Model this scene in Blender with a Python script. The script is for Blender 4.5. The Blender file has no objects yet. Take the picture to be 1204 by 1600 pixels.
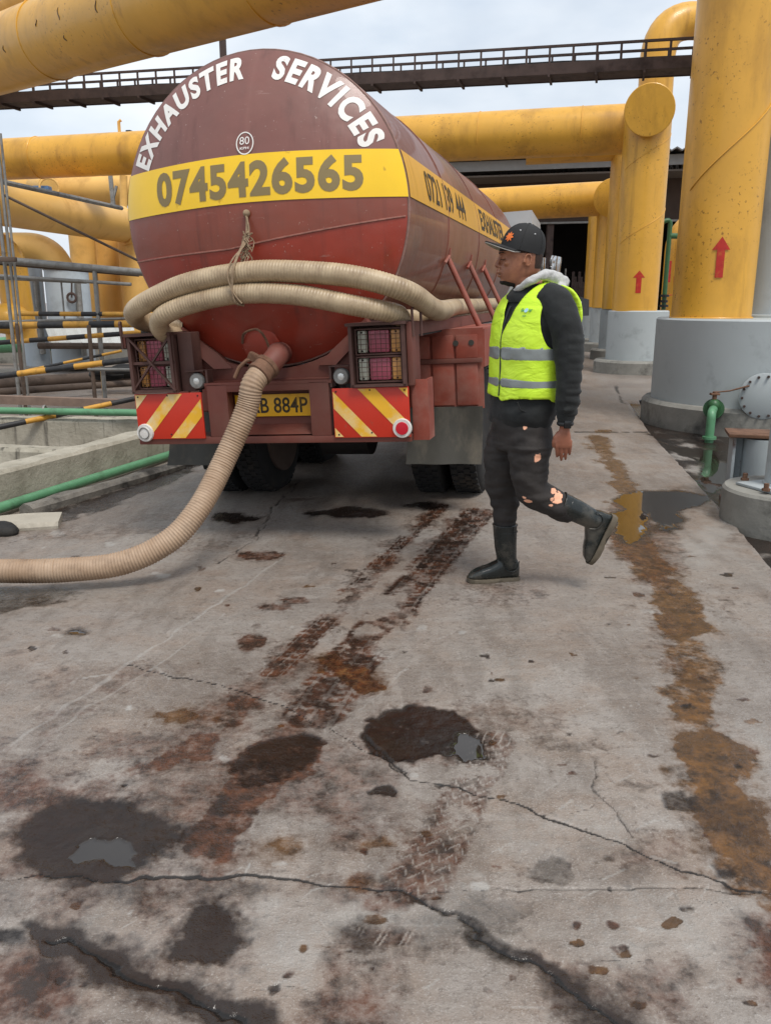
import bpy, bmesh, math, random
import numpy as np
from mathutils import Vector, Matrix, noise as mnoise
random.seed(7); np.random.seed(7)
SC = bpy.context.scene
COL = SC.collection
PI = math.pi
def rad(a): return math.radians(a)

# ------------------------------------------------------------------ camera
FPX, CX, CY, HOR, CAMH = 1300.0, 602.0, 800.0, 468.0, 1.5
PITCH = math.atan((CY-HOR)/FPX)
cam = bpy.data.cameras.new('camera'); cam_o = bpy.data.objects.new('camera', cam); COL.objects.link(cam_o)
cam.sensor_fit = 'HORIZONTAL'; cam.sensor_width = 36.0; cam.lens = 36.0*FPX/1204.0
cam.clip_start = 0.05; cam.clip_end = 2000
cam_o.location = (0, 0, CAMH); cam_o.rotation_euler = (PI/2-PITCH, 0, 0)
SC.camera = cam_o
SC.render.resolution_x = 770; SC.render.resolution_y = 1024

# ------------------------------------------------------------------ sky, sun, exposure
SUN_EL, SUN_AZ = rad(62), rad(150)          # veiled sun behind the camera, slightly to the right
world = bpy.data.worlds.new('World'); SC.world = world; world.use_nodes = True
wn = world.node_tree.nodes; wl = world.node_tree.links; wn.clear()
w_out = wn.new('ShaderNodeOutputWorld'); w_bg = wn.new('ShaderNodeBackground')
w_sky = wn.new('ShaderNodeTexSky'); w_sky.sky_type = 'NISHITA'; w_sky.sun_disc = False
w_sky.sun_elevation = SUN_EL; w_sky.sun_rotation = SUN_AZ; w_sky.dust_density = 3.0; w_sky.air_density = 1.0
w_tc = wn.new('ShaderNodeTexCoord'); w_map = wn.new('ShaderNodeMapping'); w_map.inputs['Scale'].default_value = (1.2, 1.2, 2.6)
w_no = wn.new('ShaderNodeTexNoise'); w_no.inputs['Scale'].default_value = 1.7; w_no.inputs['Detail'].default_value = 6; w_no.inputs['Roughness'].default_value = .55
w_ra = wn.new('ShaderNodeValToRGB'); w_ra.color_ramp.elements[0].position = .36; w_ra.color_ramp.elements[0].color = (.62, .62, .62, 1)
w_ra.color_ramp.elements[1].position = .62; w_ra.color_ramp.elements[1].color = (.97, .97, .97, 1)
w_no2 = wn.new('ShaderNodeTexNoise'); w_no2.inputs['Scale'].default_value = 3.1; w_no2.inputs['Detail'].default_value = 5
w_ra2 = wn.new('ShaderNodeValToRGB'); w_ra2.color_ramp.elements[0].position = .3; w_ra2.color_ramp.elements[0].color = (5.9, 6.8, 7.9, 1)
w_ra2.color_ramp.elements[1].position = .7; w_ra2.color_ramp.elements[1].color = (9.0, 9.3, 9.6, 1)
w_mx = wn.new('ShaderNodeMix'); w_mx.data_type = 'RGBA'
wl.new(w_tc.outputs['Generated'], w_map.inputs['Vector']); wl.new(w_map.outputs['Vector'], w_no.inputs['Vector']); wl.new(w_map.outputs['Vector'], w_no2.inputs['Vector'])
wl.new(w_no.outputs['Fac'], w_ra.inputs['Fac']); wl.new(w_no2.outputs['Fac'], w_ra2.inputs['Fac'])
wl.new(w_ra.outputs['Color'], w_mx.inputs['Factor']); wl.new(w_sky.outputs['Color'], w_mx.inputs['A']); wl.new(w_ra2.outputs['Color'], w_mx.inputs['B'])
wl.new(w_mx.outputs['Result'], w_bg.inputs['Color']); w_bg.inputs['Strength'].default_value = 0.094
wl.new(w_bg.outputs['Background'], w_out.inputs['Surface'])
sun = bpy.data.lights.new('sun', 'SUN'); sun_o = bpy.data.objects.new('sun', sun); COL.objects.link(sun_o)
sun.energy = 2.0; sun.angle = rad(18); sun.color = (1.0, .96, .9)
sd_ = Vector((math.sin(SUN_AZ)*math.cos(SUN_EL), math.cos(SUN_AZ)*math.cos(SUN_EL), math.sin(SUN_EL)))
sun_o.rotation_euler = sd_.to_track_quat('Z', 'Y').to_euler(); sun_o.location = (5, -8, 14)
SC.view_settings.view_transform = 'Standard'; SC.view_settings.look = 'None'
SC.view_settings.exposure = 0.36; SC.view_settings.gamma = 1.0
SC.cycles.max_bounces = 4; SC.cycles.diffuse_bounces = 3; SC.cycles.glossy_bounces = 3; SC.cycles.transmission_bounces = 1; SC.cycles.caustics_reflective = False; SC.cycles.caustics_refractive = False

# ------------------------------------------------------------------ survey helpers (photo point -> place in the world)
_R = Vector((1, 0, 0)); _F = Vector((0, math.cos(PITCH), -math.sin(PITCH))); _U = Vector((0, math.sin(PITCH), math.cos(PITCH)))
def ray(x, y): return _R*((x-CX)/FPX)+_U*((CY-y)/FPX)+_F
def G(x, y, z=0.0):
    d = ray(x, y); return Vector((0, 0, CAMH))+d*((z-CAMH)/d.z)
def at(x, y, Y):
    d = ray(x, y); return Vector((0, 0, CAMH))+d*(Y/d.y)
def sstep(a, b, x): 
    t = np.clip((x-a)/(b-a), 0, 1); return t*t*(3-2*t)
def gz(X, Y):
    """the yard falls gently to the drain on the left"""
    d = np.clip(0.8-np.asarray(X, float), 0, 3.3); d = np.where(d < .3, d*d/.6, d-.15)
    return -0.053*d*sstep(2.5, 5.5, np.asarray(Y, float))
def GP(x, y):
    p = G(x, y)
    for _ in range(8): p = G(x, y, float(gz(p.x, p.y)))
    return p

# ------------------------------------------------------------------ mesh helpers
class MB:
    def __init__(s): s.v = []; s.f = []; s.m = []; s.mi = 0
    def add(s, vs, fs):
        o = len(s.v); s.v += [tuple(v) for v in vs]; s.f += [tuple(o+i for i in f) for f in fs]; s.m += [s.mi]*len(fs); return s
    def box(s, c, size, M=None, bev=0.0):
        bm = bmesh.new(); bmesh.ops.create_cube(bm, size=1)
        for v in bm.verts: v.co = Vector((v.co.x*size[0], v.co.y*size[1], v.co.z*size[2]))
        if bev > 0: bmesh.ops.bevel(bm, geom=bm.edges[:], offset=min(bev, min(size)*.45), segments=2, profile=.6, affect='EDGES')
        M = M or Matrix.Identity(3); c = Vector(c); bm.verts.index_update()
        s.add([c+M@v.co for v in bm.verts], [[v.index for v in f.verts] for f in bm.faces]); bm.free(); return s
    def bar(s, a, b, w, h, up=(0, 0, 1), bev=0.0):
        a = Vector(a); b = Vector(b); d = (b-a); L = d.length; d.normalize(); u = Vector(up)
        x = d.cross(u); x.normalize(); u = x.cross(d)
        return s.box((a+b)/2, (w, L, h), Matrix((x, d, u)).transposed(), bev)
    def tube(s, path, r, n=16, caps=True, flat=1.0, up=None):
        P = [Vector(p) for p in path]; N = len(P); rs = r if hasattr(r, '__len__') else [r]*N
        T = [(P[min(i+1, N-1)]-P[max(i-1, 0)]).normalized() for i in range(N)]
        u = Vector(up) if up else (Vector((0, 0, 1)) if abs(T[0].z) < .9 else Vector((0, 1, 0)))
        vs = []; fs = []
        for i in range(N):
            u = (u-T[i]*u.dot(T[i])); u.normalize(); w = T[i].cross(u)
            for k in range(n):
                a = 2*PI*k/n; vs.append(P[i]+(u*math.cos(a)*flat+w*math.sin(a))*rs[i])
        for i in range(N-1):
            for k in range(n):
                k2 = (k+1) % n; fs.append((i*n+k, i*n+k2, (i+1)*n+k2, (i+1)*n+k))
        if caps: fs.append(tuple(range(n-1, -1, -1))); fs.append(tuple((N-1)*n+k for k in range(n)))
        return s.add(vs, fs)
    def cyl(s, a, b, r, n=24, r2=None): return s.tube([a, b], [r, r if r2 is None else r2], n)
    def rings(s, rings, cap0=True, cap1=True):
        n = len(rings[0]); vs = [p for r in rings for p in r]; fs = []
        for i in range(len(rings)-1):
            for k in range(n):
                k2 = (k+1) % n; fs.append((i*n+k, i*n+k2, (i+1)*n+k2, (i+1)*n+k))
        if cap0: fs.append(tuple(range(n-1, -1, -1)))
        if cap1: fs.append(tuple((len(rings)-1)*n+k for k in range(n)))
        return s.add(vs, fs)
    def lathe(s, c, prof, n=32, axis=(0, 0, 1)):
        ax = Vector(axis).normalized(); u = ax.orthogonal().normalized(); w = ax.cross(u); c = Vector(c)
        return s.rings([[c+ax*z+(u*math.cos(2*PI*k/n)+w*math.sin(2*PI*k/n))*max(r, 1e-4) for k in range(n)] for r, z in prof])
    def prism(s, poly, d):
        n = len(poly); a = [Vector(p) for p in poly]; b = [p+Vector(d) for p in a]
        return s.add(a+b, [tuple(range(n))[::-1], tuple(range(n, 2*n))]+[(i, (i+1) % n, n+(i+1) % n, n+i) for i in range(n)])
    def ball(s, c, rx, ry=None, rz=None, M=None, n=16):
        ry = rx if ry is None else ry; rz = rx if rz is None else rz; M = M or Matrix.Identity(3); c = Vector(c); rr = []
        for i in range(n//2+1):
            t = -PI/2+PI*i/(n//2); rr.append([c+M@Vector((rx*max(math.cos(t), 1e-3)*math.cos(2*PI*k/n), ry*max(math.cos(t), 1e-3)*math.sin(2*PI*k/n), rz*math.sin(t))) for k in range(n)])
        return s.rings(rr)
    def torus(s, c, axis, R, r, n=28, m=8):
        ax = Vector(axis).normalized(); u = ax.orthogonal().normalized(); w = ax.cross(u); c = Vector(c); vs = []; fs = []
        for i in range(n):
            d = u*math.cos(2*PI*i/n)+w*math.sin(2*PI*i/n)
            for k in range(m):
                a = 2*PI*k/m; vs.append(c+d*(R+r*math.cos(a))+ax*r*math.sin(a))
        for i in range(n):
            for k in range(m): fs.append((i*m+k, ((i+1) % n)*m+k, ((i+1) % n)*m+(k+1) % m, i*m+(k+1) % m))
        return s.add(vs, fs)

ROOTLOC = {}
def finish(me, smooth=35):
    if smooth:
        me.polygons.foreach_set('use_smooth', [True]*len(me.polygons)); me.set_sharp_from_angle(angle=rad(smooth))
    me.update()
def fixn(me):
    bm = bmesh.new(); bm.from_mesh(me); bmesh.ops.recalc_face_normals(bm, faces=bm.faces[:]); bm.to_mesh(me); bm.free()
def mk(name, mb, mats, parent=None, loc=None, smooth=35, recalc=True):
    """one mesh object. Geometry is given in world space (or the truck's own space); children keep their thing's base as origin"""
    off = Vector(loc) if loc is not None else (ROOTLOC.get(parent.name, Vector((0, 0, 0))) if parent else Vector((0, 0, 0)))
    if isinstance(mb, MB):
        me = bpy.data.meshes.new(name); me.from_pydata([Vector(v)-off for v in mb.v], [], mb.f)
        mats = mats if isinstance(mats, (list, tuple)) else [mats]
        for m in mats: me.materials.append(m)
        if len(mats) > 1: me.polygons.foreach_set('material_index', mb.m)
        if recalc: fixn(me)
        finish(me, smooth)
    else:
        me = mb
        if off.length > 0: me.transform(Matrix.Translation(-off))
        if not isinstance(mats, (list, tuple)): mats = [mats]
        me.materials.clear()
        for m in mats: me.materials.append(m)
        finish(me, smooth)
    o = bpy.data.objects.new(name, me); COL.objects.link(o)
    if parent: o.parent = parent
    if loc is not None: o.location = off
    ROOTLOC[o.name] = off
    return o
def tag(o, label, cat, group=None):
    o['label'] = label; o['category'] = cat
    if group: o['group'] = group
    return o
def thing(name, loc, label, cat, group=None):
    o = bpy.data.objects.new(name, None); COL.objects.link(o); o.location = loc; o.empty_display_size = .2
    ROOTLOC[o.name] = Vector(loc); return tag(o, label, cat, group)
def struct(o): o['kind'] = 'structure'; return o
def smooth_path(pts, k=8):
    P = [Vector(p) for p in pts]; out = []
    for i in range(len(P)-1):
        p0 = P[i-1] if i > 0 else P[i]*2-P[i+1]; p1 = P[i]; p2 = P[i+1]; p3 = P[i+2] if i+2 < len(P) else P[i+1]*2-P[i]
        for j in range(k):
            t = j/k; out.append(.5*((2*p1)+(p2-p0)*t+(2*p0-5*p1+4*p2-p3)*t*t+(3*p1-p0-3*p2+p3)*t**3))
    return out+[P[-1]]
def interp(vals, k):
    out = []
    for i in range(len(vals)-1): out += [vals[i]+(vals[i+1]-vals[i])*j/k for j in range(k)]
    return out+[vals[-1]]
def elbow(a, corner, b, r, k=10):
    """path a -> rounded corner -> b"""
    a, c, b = Vector(a), Vector(corner), Vector(b); d1 = (a-c).normalized(); d2 = (b-c).normalized()
    p, q = c+d1*r, c+d2*r; out = [a]
    for i in range(k+1):
        t = i/k; out.append(p*(1-t)**2+c*2*t*(1-t)+q*t*t)
    return out+[b]

# ------------------------------------------------------------------ materials
def C(h):
    h = h.lstrip('#'); v = [int(h[i:i+2], 16)/255 for i in (0, 2, 4)]
    return tuple((x/12.92 if x <= .04045 else ((x+.055)/1.055)**2.4) for x in v)
def mul(c, k): return tuple(min(1, x*k) for x in c)
class NT:
    def __init__(s, name):
        s.m = bpy.data.materials.new(name); s.m.use_nodes = True; s.n = s.m.node_tree.nodes; s.l = s.m.node_tree.links
        s.b = s.n['Principled BSDF']; s.tc = s.n.new('ShaderNodeTexCoord')
    def link(s, a, b): s.l.new(a, b)
    def noise(s, scale, detail=4, rough=.55, stretch=None, vec=None, dist=0):
        n = s.n.new('ShaderNodeTexNoise'); n.inputs['Scale'].default_value = scale; n.inputs['Detail'].default_value = detail
        n.inputs['Roughness'].default_value = rough; n.inputs['Distortion'].default_value = dist; src = vec or s.tc.outputs['Object']
        if stretch:
            mp = s.n.new('ShaderNodeMapping'); mp.inputs['Scale'].default_value = stretch; s.link(src, mp.inputs['Vector']); src = mp.outputs['Vector']
        s.link(src, n.inputs['Vector']); return n.outputs['Fac']
    def ramp(s, src, p0, p1, c0=(0, 0, 0), c1=(1, 1, 1)):
        r = s.n.new('ShaderNodeValToRGB'); e = r.color_ramp.elements; e[0].position = p0; e[1].position = p1; e[0].color = (*c0, 1); e[1].color = (*c1, 1)
        s.link(src, r.inputs['Fac']); return r.outputs['Color']
    def mix(s, fac, a, b, mode='MIX'):
        m = s.n.new('ShaderNodeMix'); m.data_type = 'RGBA'; m.blend_type = mode
        for k, v in (('Factor', fac), ('A', a), ('B', b)):
            if isinstance(v, (int, float)): m.inputs[k].default_value = v
            elif isinstance(v, tuple): m.inputs[k].default_value = (*v, 1)
            else: s.link(v, m.inputs[k])
        return m.outputs['Result']
    def math(s, op, a, b=None, clamp=False):
        m = s.n.new('ShaderNodeMath'); m.operation = op; m.use_clamp = clamp
        for i, v in enumerate((a, b)):
            if v is None: continue
            if isinstance(v, (int, float)): m.inputs[i].default_value = v
            else: s.link(v, m.inputs[i])
        return m.outputs[0]
    def sep(s, src=None):
        x = s.n.new('ShaderNodeSeparateXYZ'); s.link(src or s.tc.outputs['Object'], x.inputs[0]); return x.outputs
    def bump(s, src, strength=.2, dist=.01, nrm=None):
        b = s.n.new('ShaderNodeBump'); b.inputs['Strength'].default_value = strength; b.inputs['Distance'].default_value = dist
        s.link(src, b.inputs['Height'])
        if nrm: s.link(nrm, b.inputs['Normal'])
        return b.outputs['Normal']
    def set(s, **k):
        for a, v in k.items():
            i = s.b.inputs[a.replace('_', ' ')]
            if isinstance(v, (int, float)): i.default_value = v
            elif isinstance(v, tuple): i.default_value = (*v, 1) if len(v) == 3 else v
            else: s.link(v, i)
        return s
def mat(name, col, rough=.5, metal=0.0, var=.15, vs=5, dirt=None, damt=.5, ds=3, d0=.52, d1=.7, bump=.08, bs=60, coat=0.0, stretch=None, spec=.5, bdist=.004):
    t = NT(name); n1 = t.noise(vs, 5, .6, stretch); c = t.ramp(n1, .3, .7, mul(col, 1-var), mul(col, 1+var))
    r = rough
    if dirt:
        n2 = t.noise(ds, 8, .65, stretch); f = t.ramp(n2, d0, d1); f = t.math('MULTIPLY', f, damt); c = t.mix(f, c, dirt)
        r = t.math('ADD', t.math('MULTIPLY', f, .35), rough, True)
    t.set(Base_Color=c, Roughness=r, Metallic=metal)
    t.b.inputs['Coat Weight'].default_value = coat; t.b.inputs['Specular IOR Level'].default_value = spec
    if bump: t.set(Normal=t.bump(t.noise(bs, 4, .6), bump, bdist))
    return t.m
M = {}
M['yellow'] = mat('yellow_paint', C('#dba53c'), .36, var=.07, vs=2.2, dirt=C('#6e4a1c'), damt=.62, ds=1.9, d0=.52, d1=.78, bump=.06, bs=18, coat=.1, stretch=(1, 1, .35))
def yellow_paint():
    t = NT('weathered_yellow_paint'); col = C('#daa33a'); c = t.ramp(t.noise(1.6, 5, .6), .3, .7, mul(col, .9), mul(col, 1.06))
    c = t.mix(t.math('MULTIPLY', t.ramp(t.noise(1.5, 7, .66, (1, 1, .3)), .5, .76), .6), c, C('#7a5220'))
    big = t.ramp(t.noise(.8, 3, .5), .46, .62)
    c = t.mix(t.math('MULTIPLY', t.math('MULTIPLY', t.ramp(t.noise(22, 4, .65), .6, .66), big), .75), c, C('#63390f'))
    c = t.mix(t.math('MULTIPLY', t.ramp(t.noise(5, 5, .6, (1, 1, .05)), .6, .7), .35), c, C('#8c5f22'))
    t.set(Base_Color=c, Roughness=t.math('ADD', .3, t.math('MULTIPLY', t.noise(6, 4, .6), .22)), Normal=t.bump(t.noise(3, 3, .5), .12, .03, t.bump(t.noise(40, 3, .6), .06, .003))); t.b.inputs['Coat Weight'].default_value = .08; return t.m
M['yellow'] = yellow_paint()
M['yellow_hazed'] = mat('yellow_paint_haze_paled', C('#e2b262'), .5, var=.08, vs=.9, dirt=C('#9a6a30'), damt=.45, ds=1.2)  # haze and glare over the far-left pipes put into a paler colour
M['grey'] = mat('grey_paint', C('#adb4b5'), .5, var=.05, vs=1.5, dirt=C('#6d7072'), damt=.5, ds=2.4, d0=.56, d1=.75)
M['greytank'] = mat('light_grey_paint', C('#aab4bb'), .45, var=.05, vs=1.2, dirt=C('#74777a'), damt=.4, ds=1.5)
M['steel'] = mat('galvanised_steel', C('#8a8985'), .5, .35, var=.18, vs=8, dirt=C('#5a4a3e'), damt=.6, ds=7)
M['darksteel'] = mat('dark_rusty_steel', C('#4a3b36'), .7, .1, var=.25, vs=6, dirt=C('#2a2220'), damt=.6, ds=5)
M['black'] = mat('black_paint', C('#1c1c1d'), .5, var=.2)
M['blackrub'] = mat('black_rubber', C('#1a1a1a'), .75, var=.25, vs=12, dirt=C('#4a443c'), damt=.5, ds=7, bump=.3, bs=80)
M['stripe_y'] = mat('bar_yellow', C('#c8943a'), .55, var=.15, dirt=C('#5d4a30'), damt=.6, ds=9)
M['stripe_k'] = mat('bar_black', C('#262628'), .55, var=.2, dirt=C('#54504a'), damt=.5, ds=9)
M['green'] = mat('green_pipe_paint', C('#5b8f69'), .45, var=.14, vs=6, dirt=C('#3d4a38'), damt=.6, ds=7)
M['greendark'] = mat('dark_green_paint', C('#2f5a33'), .45, var=.15)
M['concrete'] = mat('concrete', C('#a9a294'), .9, var=.14, vs=3.5, dirt=C('#4b463f'), damt=.75, ds=1.7, d0=.5, d1=.68, bump=.35, bs=30, bdist=.01)
M['concrete_grey'] = mat('grey_concrete', C('#87857e'), .88, var=.16, vs=5, dirt=C('#33322f'), damt=.75, ds=2.6, d0=.5, d1=.68, bump=.35, bs=30, bdist=.01)
M['red_arrow'] = mat('red_paint', C('#b8281c'), .5, var=.15, vs=12, dirt=C('#c08428'), damt=.35, ds=14)
M['rustpipe'] = mat('brown_pipe', C('#5c4d42'), .75, var=.2, vs=5, dirt=C('#2e2925'), damt=.6, ds=4)
M['rust'] = mat('rusty_plate', C('#6d4f3c'), .85, var=.3, vs=16, dirt=C('#3a2219'), damt=.7, ds=9, bump=.4, bs=60)
M['pale'] = mat('pale_sheet', C('#b7bab8'), .6, var=.12, vs=3, dirt=C('#7f7c74'), damt=.4)
# ------------------------------------------------------------------ the yard floor: cracked, stained concrete
def vnoise(x, y, seed=0):
    xi = np.floor(x).astype(np.int64); yi = np.floor(y).astype(np.int64); fx = x-xi; fy = y-yi
    fx = fx*fx*(3-2*fx); fy = fy*fy*(3-2*fy)
    def hsh(a, b):
        h = (a*374761393+b*668265263+seed*974634777) & 0x7fffffff; h = ((h ^ (h >> 13))*1274126177) & 0x7fffffff
        return ((h ^ (h >> 16)) & 0xffff)/65535.0
    a = hsh(xi, yi); b = hsh(xi+1, yi); c = hsh(xi, yi+1); d = hsh(xi+1, yi+1)
    return a+(b-a)*fx+(c-a)*fy+(a-b-c+d)*fx*fy
def fbm(x, y, sc, oct=4, seed=0, g=.5):
    s = 0; amp = 1; tot = 0
    for i in range(oct):
        s = s+amp*(vnoise(x*sc+17.3*i, y*sc-9.1*i, seed+i)-.5); tot += amp; amp *= g; sc *= 2.03
    return s/tot*2
def ground():
    xs = list(np.arange(-2.9, -1.75, .0095))+list(np.arange(-1.75, 1.75, .0052))+list(np.arange(1.75, 3.7, .0095)); st = .012
    a = xs[-1]; b = xs[0]; hi = []; lo = []
    while a < 160: st *= 1.25; a += st; hi.append(a)
    st = .012
    while b > -160: st *= 1.25; b -= st; lo.append(b)
    xs = np.array(lo[::-1]+xs+hi)
    ys = [1.15]
    while ys[-1] < 13: ys.append(ys[-1]+.0021*ys[-1]**1.7)
    st = ys[-1]-ys[-2]
    while ys[-1] < 400: st *= 1.12; ys.append(ys[-1]+st)
    ys = np.array([-30, -8, -2, 0, .7]+ys)
    X, Y = np.meshgrid(xs, ys); nx, ny = len(xs), len(ys)
    X = X.ravel(); Y = Y.ravel(); n = len(X)
    n1 = fbm(X, Y, 2.2, 5, 1); n2 = fbm(X, Y, 9, 4, 5); n3 = fbm(X, Y, 34, 3, 9); nw_ = fbm(X, Y, 8, 4, 77); nb = fbm(X, Y, .7, 4, 21)
    L = {k: np.zeros(n) for k in ('brown', 'dark', 'ochre', 'pale', 'crack', 'wet', 'pool', 'tone')}
    Z = gz(X, Y)
    def wp(px): return np.array([[p.x, p.y] for p in (GP(*q) for q in px)])
    def sub(W, m): return np.where((X > W[:, 0].min()-m) & (X < W[:, 0].max()+m) & (Y > W[:, 1].min()-m) & (Y < W[:, 1].max()+m))[0]
    def segd(I, W, closed, ox=0, oy=0):
        d = np.full(len(I), 1e9); px, py = X[I]+ox, Y[I]+oy; k = len(W)
        for i in range(k if closed else k-1):
            ax, ay = W[i]; bx, by = W[(i+1) % k]; dx, dy = bx-ax, by-ay; t = np.clip(((px-ax)*dx+(py-ay)*dy)/(dx*dx+dy*dy+1e-12), 0, 1)
            d = np.minimum(d, np.hypot(px-ax-t*dx, py-ay-t*dy))
        return d
    def psd(I, W):
        d = segd(I, W, True); ins = np.zeros(len(I), bool); px, py = X[I], Y[I]; k = len(W)
        for i in range(k):
            ax, ay = W[i]; bx, by = W[(i+1) % k]
            c = ((ay > py) != (by > py)) & (px < (bx-ax)*(py-ay)/(by-ay+1e-12)+ax); ins ^= c
        return np.where(ins, -d, d)
    def put(key, I, v): L[key][I] = np.maximum(L[key][I], v)
    def stain(key, px, val=1., edge=.02, rough=.05, fine=.02):
        W = wp(px); I = sub(W, .35); s = psd(I, W)+n2[I]*rough+n3[I]*fine+n1[I]*rough*.6
        put(key, I, val*(1-sstep(-edge, edge, s)))
        if key in ('dark', 'brown', 'ochre') and np.ptp(W[:, 0]) > .12: put('brown' if key != 'ochre' else 'ochre', I, .42*val*(1-sstep(-.02, .13, s-n1[I]*.05)))
        if key == 'pool': put('dark', I, .75*val*(1-sstep(-.01, .07, s-n1[I]*.03))); put('wet', I, .6*(1-sstep(.0, .06, s)))
        return I, s
    def blob(key, cx, cy, rx, ry, **k):
        return stain(key, [(cx+rx*math.cos(a)*(1+.18*math.sin(3*a+cx)), cy+ry*math.sin(a)*(1+.15*math.cos(2*a+cy))) for a in np.linspace(0, 2*PI, 16, False)], **k)
    def line(key, px, w, val=1., wob=.02, depth=0., edge=.6):
        W = wp(px); I = sub(W, .3); ww = w*np.clip(1+1.1*n1[I]+.5*n2[I], .3, 2.4); d = segd(I, W, False, n2[I]*wob*1.6+n3[I]*wob*.4, nw_[I]*wob*1.6)
        v = 1-sstep(ww*(1-edge), ww*(1+edge), np.abs(d)); put(key, I, val*v)
        if depth: Z[I] -= depth*v
    # --- gutter strip to the right of the slab edge
    W = wp([(982, 628), (1014, 674), (1072, 736), (1110, 776), (1154, 827), (1204, 884), (1400, 1110), (1800, 1110), (1800, 628)])
    I = sub(W, .3); s = psd(I, W)+n2[I]*.012; g = 1-sstep(-.012, .012, s); Z[I] -= .045*g
    put('dark', I, g*np.clip(.78+.4*n1[I]+.2*n2[I], 0, 1)); put('wet', I, g*.55); put('dark', I, .95*(1-sstep(.0, .075, np.abs(s+.06))))
    for c in ((1075, 700, 28, 12), (1090, 728, 22, 9), (1135, 792, 20, 10), (1190, 860, 20, 8), (1150, 815, 22, 9)):
        I2, s2 = blob('pale', *c, val=.7, edge=.08, rough=.1); L['dark'][I2] *= 1-.75*(1-sstep(-.08, .08, s2))
    I2, s2 = stain('dark', [(1010, 676), (1060, 690), (1150, 700), (1160, 745), (1110, 765), (1080, 745), (1100, 715), (1040, 695)], .95, .04, .06); put('pool', I2, .9*(1-sstep(-.04, .02, s2)))
    # --- gutter on the left by the kerb
    stain('dark', [(60, 800), (180, 765), (260, 738), (310, 716), (330, 722), (270, 752), (190, 785), (90, 815)], .8, .06, .1)
    stain('dark', [(-100, 925), (0, 915), (110, 918), (140, 925), (60, 945), (-100, 975)], .7, .06, .08)
    # --- big wet stains
    I, s = stain('dark', [(575, 1130), (600, 1107), (640, 1100), (700, 1110), (742, 1130), (760, 1160), (754, 1184), (720, 1188), (690, 1180), (620, 1190), (582, 1176), (565, 1152)], .9, .015, .03); put('wet', I, .8*(1-sstep(-.03, .02, s)))
    stain('brown', [(570, 1130), (650, 1098), (750, 1128), (770, 1180), (700, 1198), (570, 1190)], .7, .03, .05)
    I, s = stain('pool', [(702, 1165), (712, 1145), (735, 1140), (752, 1160), (754, 1182), (722, 1188), (704, 1180)], 1., .006, .02)
    stain('brown', [(362, 1195), (420, 1152), (480, 1140), (505, 1162), (484, 1203), (440, 1232), (410, 1262), (380, 1310), (340, 1350), (290, 1365), (268, 1335), (300, 1275), (350, 1225)], 1., .02, .07)
    I, s = stain('dark', [(362, 1195), (420, 1152), (480, 1140), (503, 1160), (478, 1200), (420, 1228), (372, 1225)], .8, .02, .04); put('wet', I, .6*(1-sstep(-.03, .02, s)))
    stain('dark', [(290, 1290), (330, 1240), (360, 1230), (370, 1260), (320, 1320), (280, 1350)], .55, .05, .05)
    I, s = stain('dark', [(45, 1268), (110, 1246), (180, 1238), (255, 1255), (292, 1292), (280, 1345), (200, 1372), (110, 1368), (40, 1340), (20, 1295)], 1., .07, .07); put('wet', I, .85*(1-sstep(-.08, .05, s)))
    stain('pool', [(112, 1335), (122, 1315), (150, 1304), (205, 1308), (213, 1330), (208, 1352), (160, 1345), (118, 1345)], 1., .005, .012)
    I, s = stain('dark', [(295, 1412), (345, 1395), (374, 1410), (380, 1448), (400, 1466), (370, 1498), (310, 1508), (262, 1496), (268, 1462)], .88, .03, .04); put('wet', I, .45*(1-sstep(-.04, .02, s)))
    stain('brown', [(310, 1410), (350, 1400), (375, 1430), (350, 1480), (310, 1490)], .9, .04, .05)
    stain('dark', [(525, 1450), (560, 1438), (596, 1455), (600, 1490), (570, 1508), (535, 1490)], .7, .05, .04)
    stain('dark', [(640, 1440), (700, 1420), (745, 1440), (735, 1485), (680, 1500), (610, 1490)], .45, .07, .08)
    stain('dark', [(700, 1420), (745, 1400), (800, 1420), (790, 1465), (745, 1455)], .5, .05, .05)
    stain('dark', [(300, 1375), (380, 1370), (480, 1385), (470, 1410), (380, 1400), (320, 1395)], .5, .06, .06)
    stain('dark', [(0, 1440), (40, 1450), (30, 1475), (-30, 1470)], .85, .03, .03)
    stain('brown', [(-60, 1500), (60, 1480), (130, 1520), (150, 1570), (90, 1620), (-60, 1640)], .75, .10, .10)
    stain('brown', [(-60, 1380), (90, 1370), (180, 1400), (90, 1450), (-60, 1460)], .5, .09, .09)
    stain('brown', [(200, 1392), (330, 1378), (400, 1420), (300, 1470), (220, 1440)], .5, .08, .09)
    stain('dark', [(840, 1510), (900, 1530), (960, 1550), (1010, 1600), (1010, 1640), (900, 1620), (860, 1560)], .75, .06, .06)
    stain('brown', [(1165, 1470), (1215, 1440), (1260, 1500), (1240, 1580), (1190, 1560)], .95, .05, .06)
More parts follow.
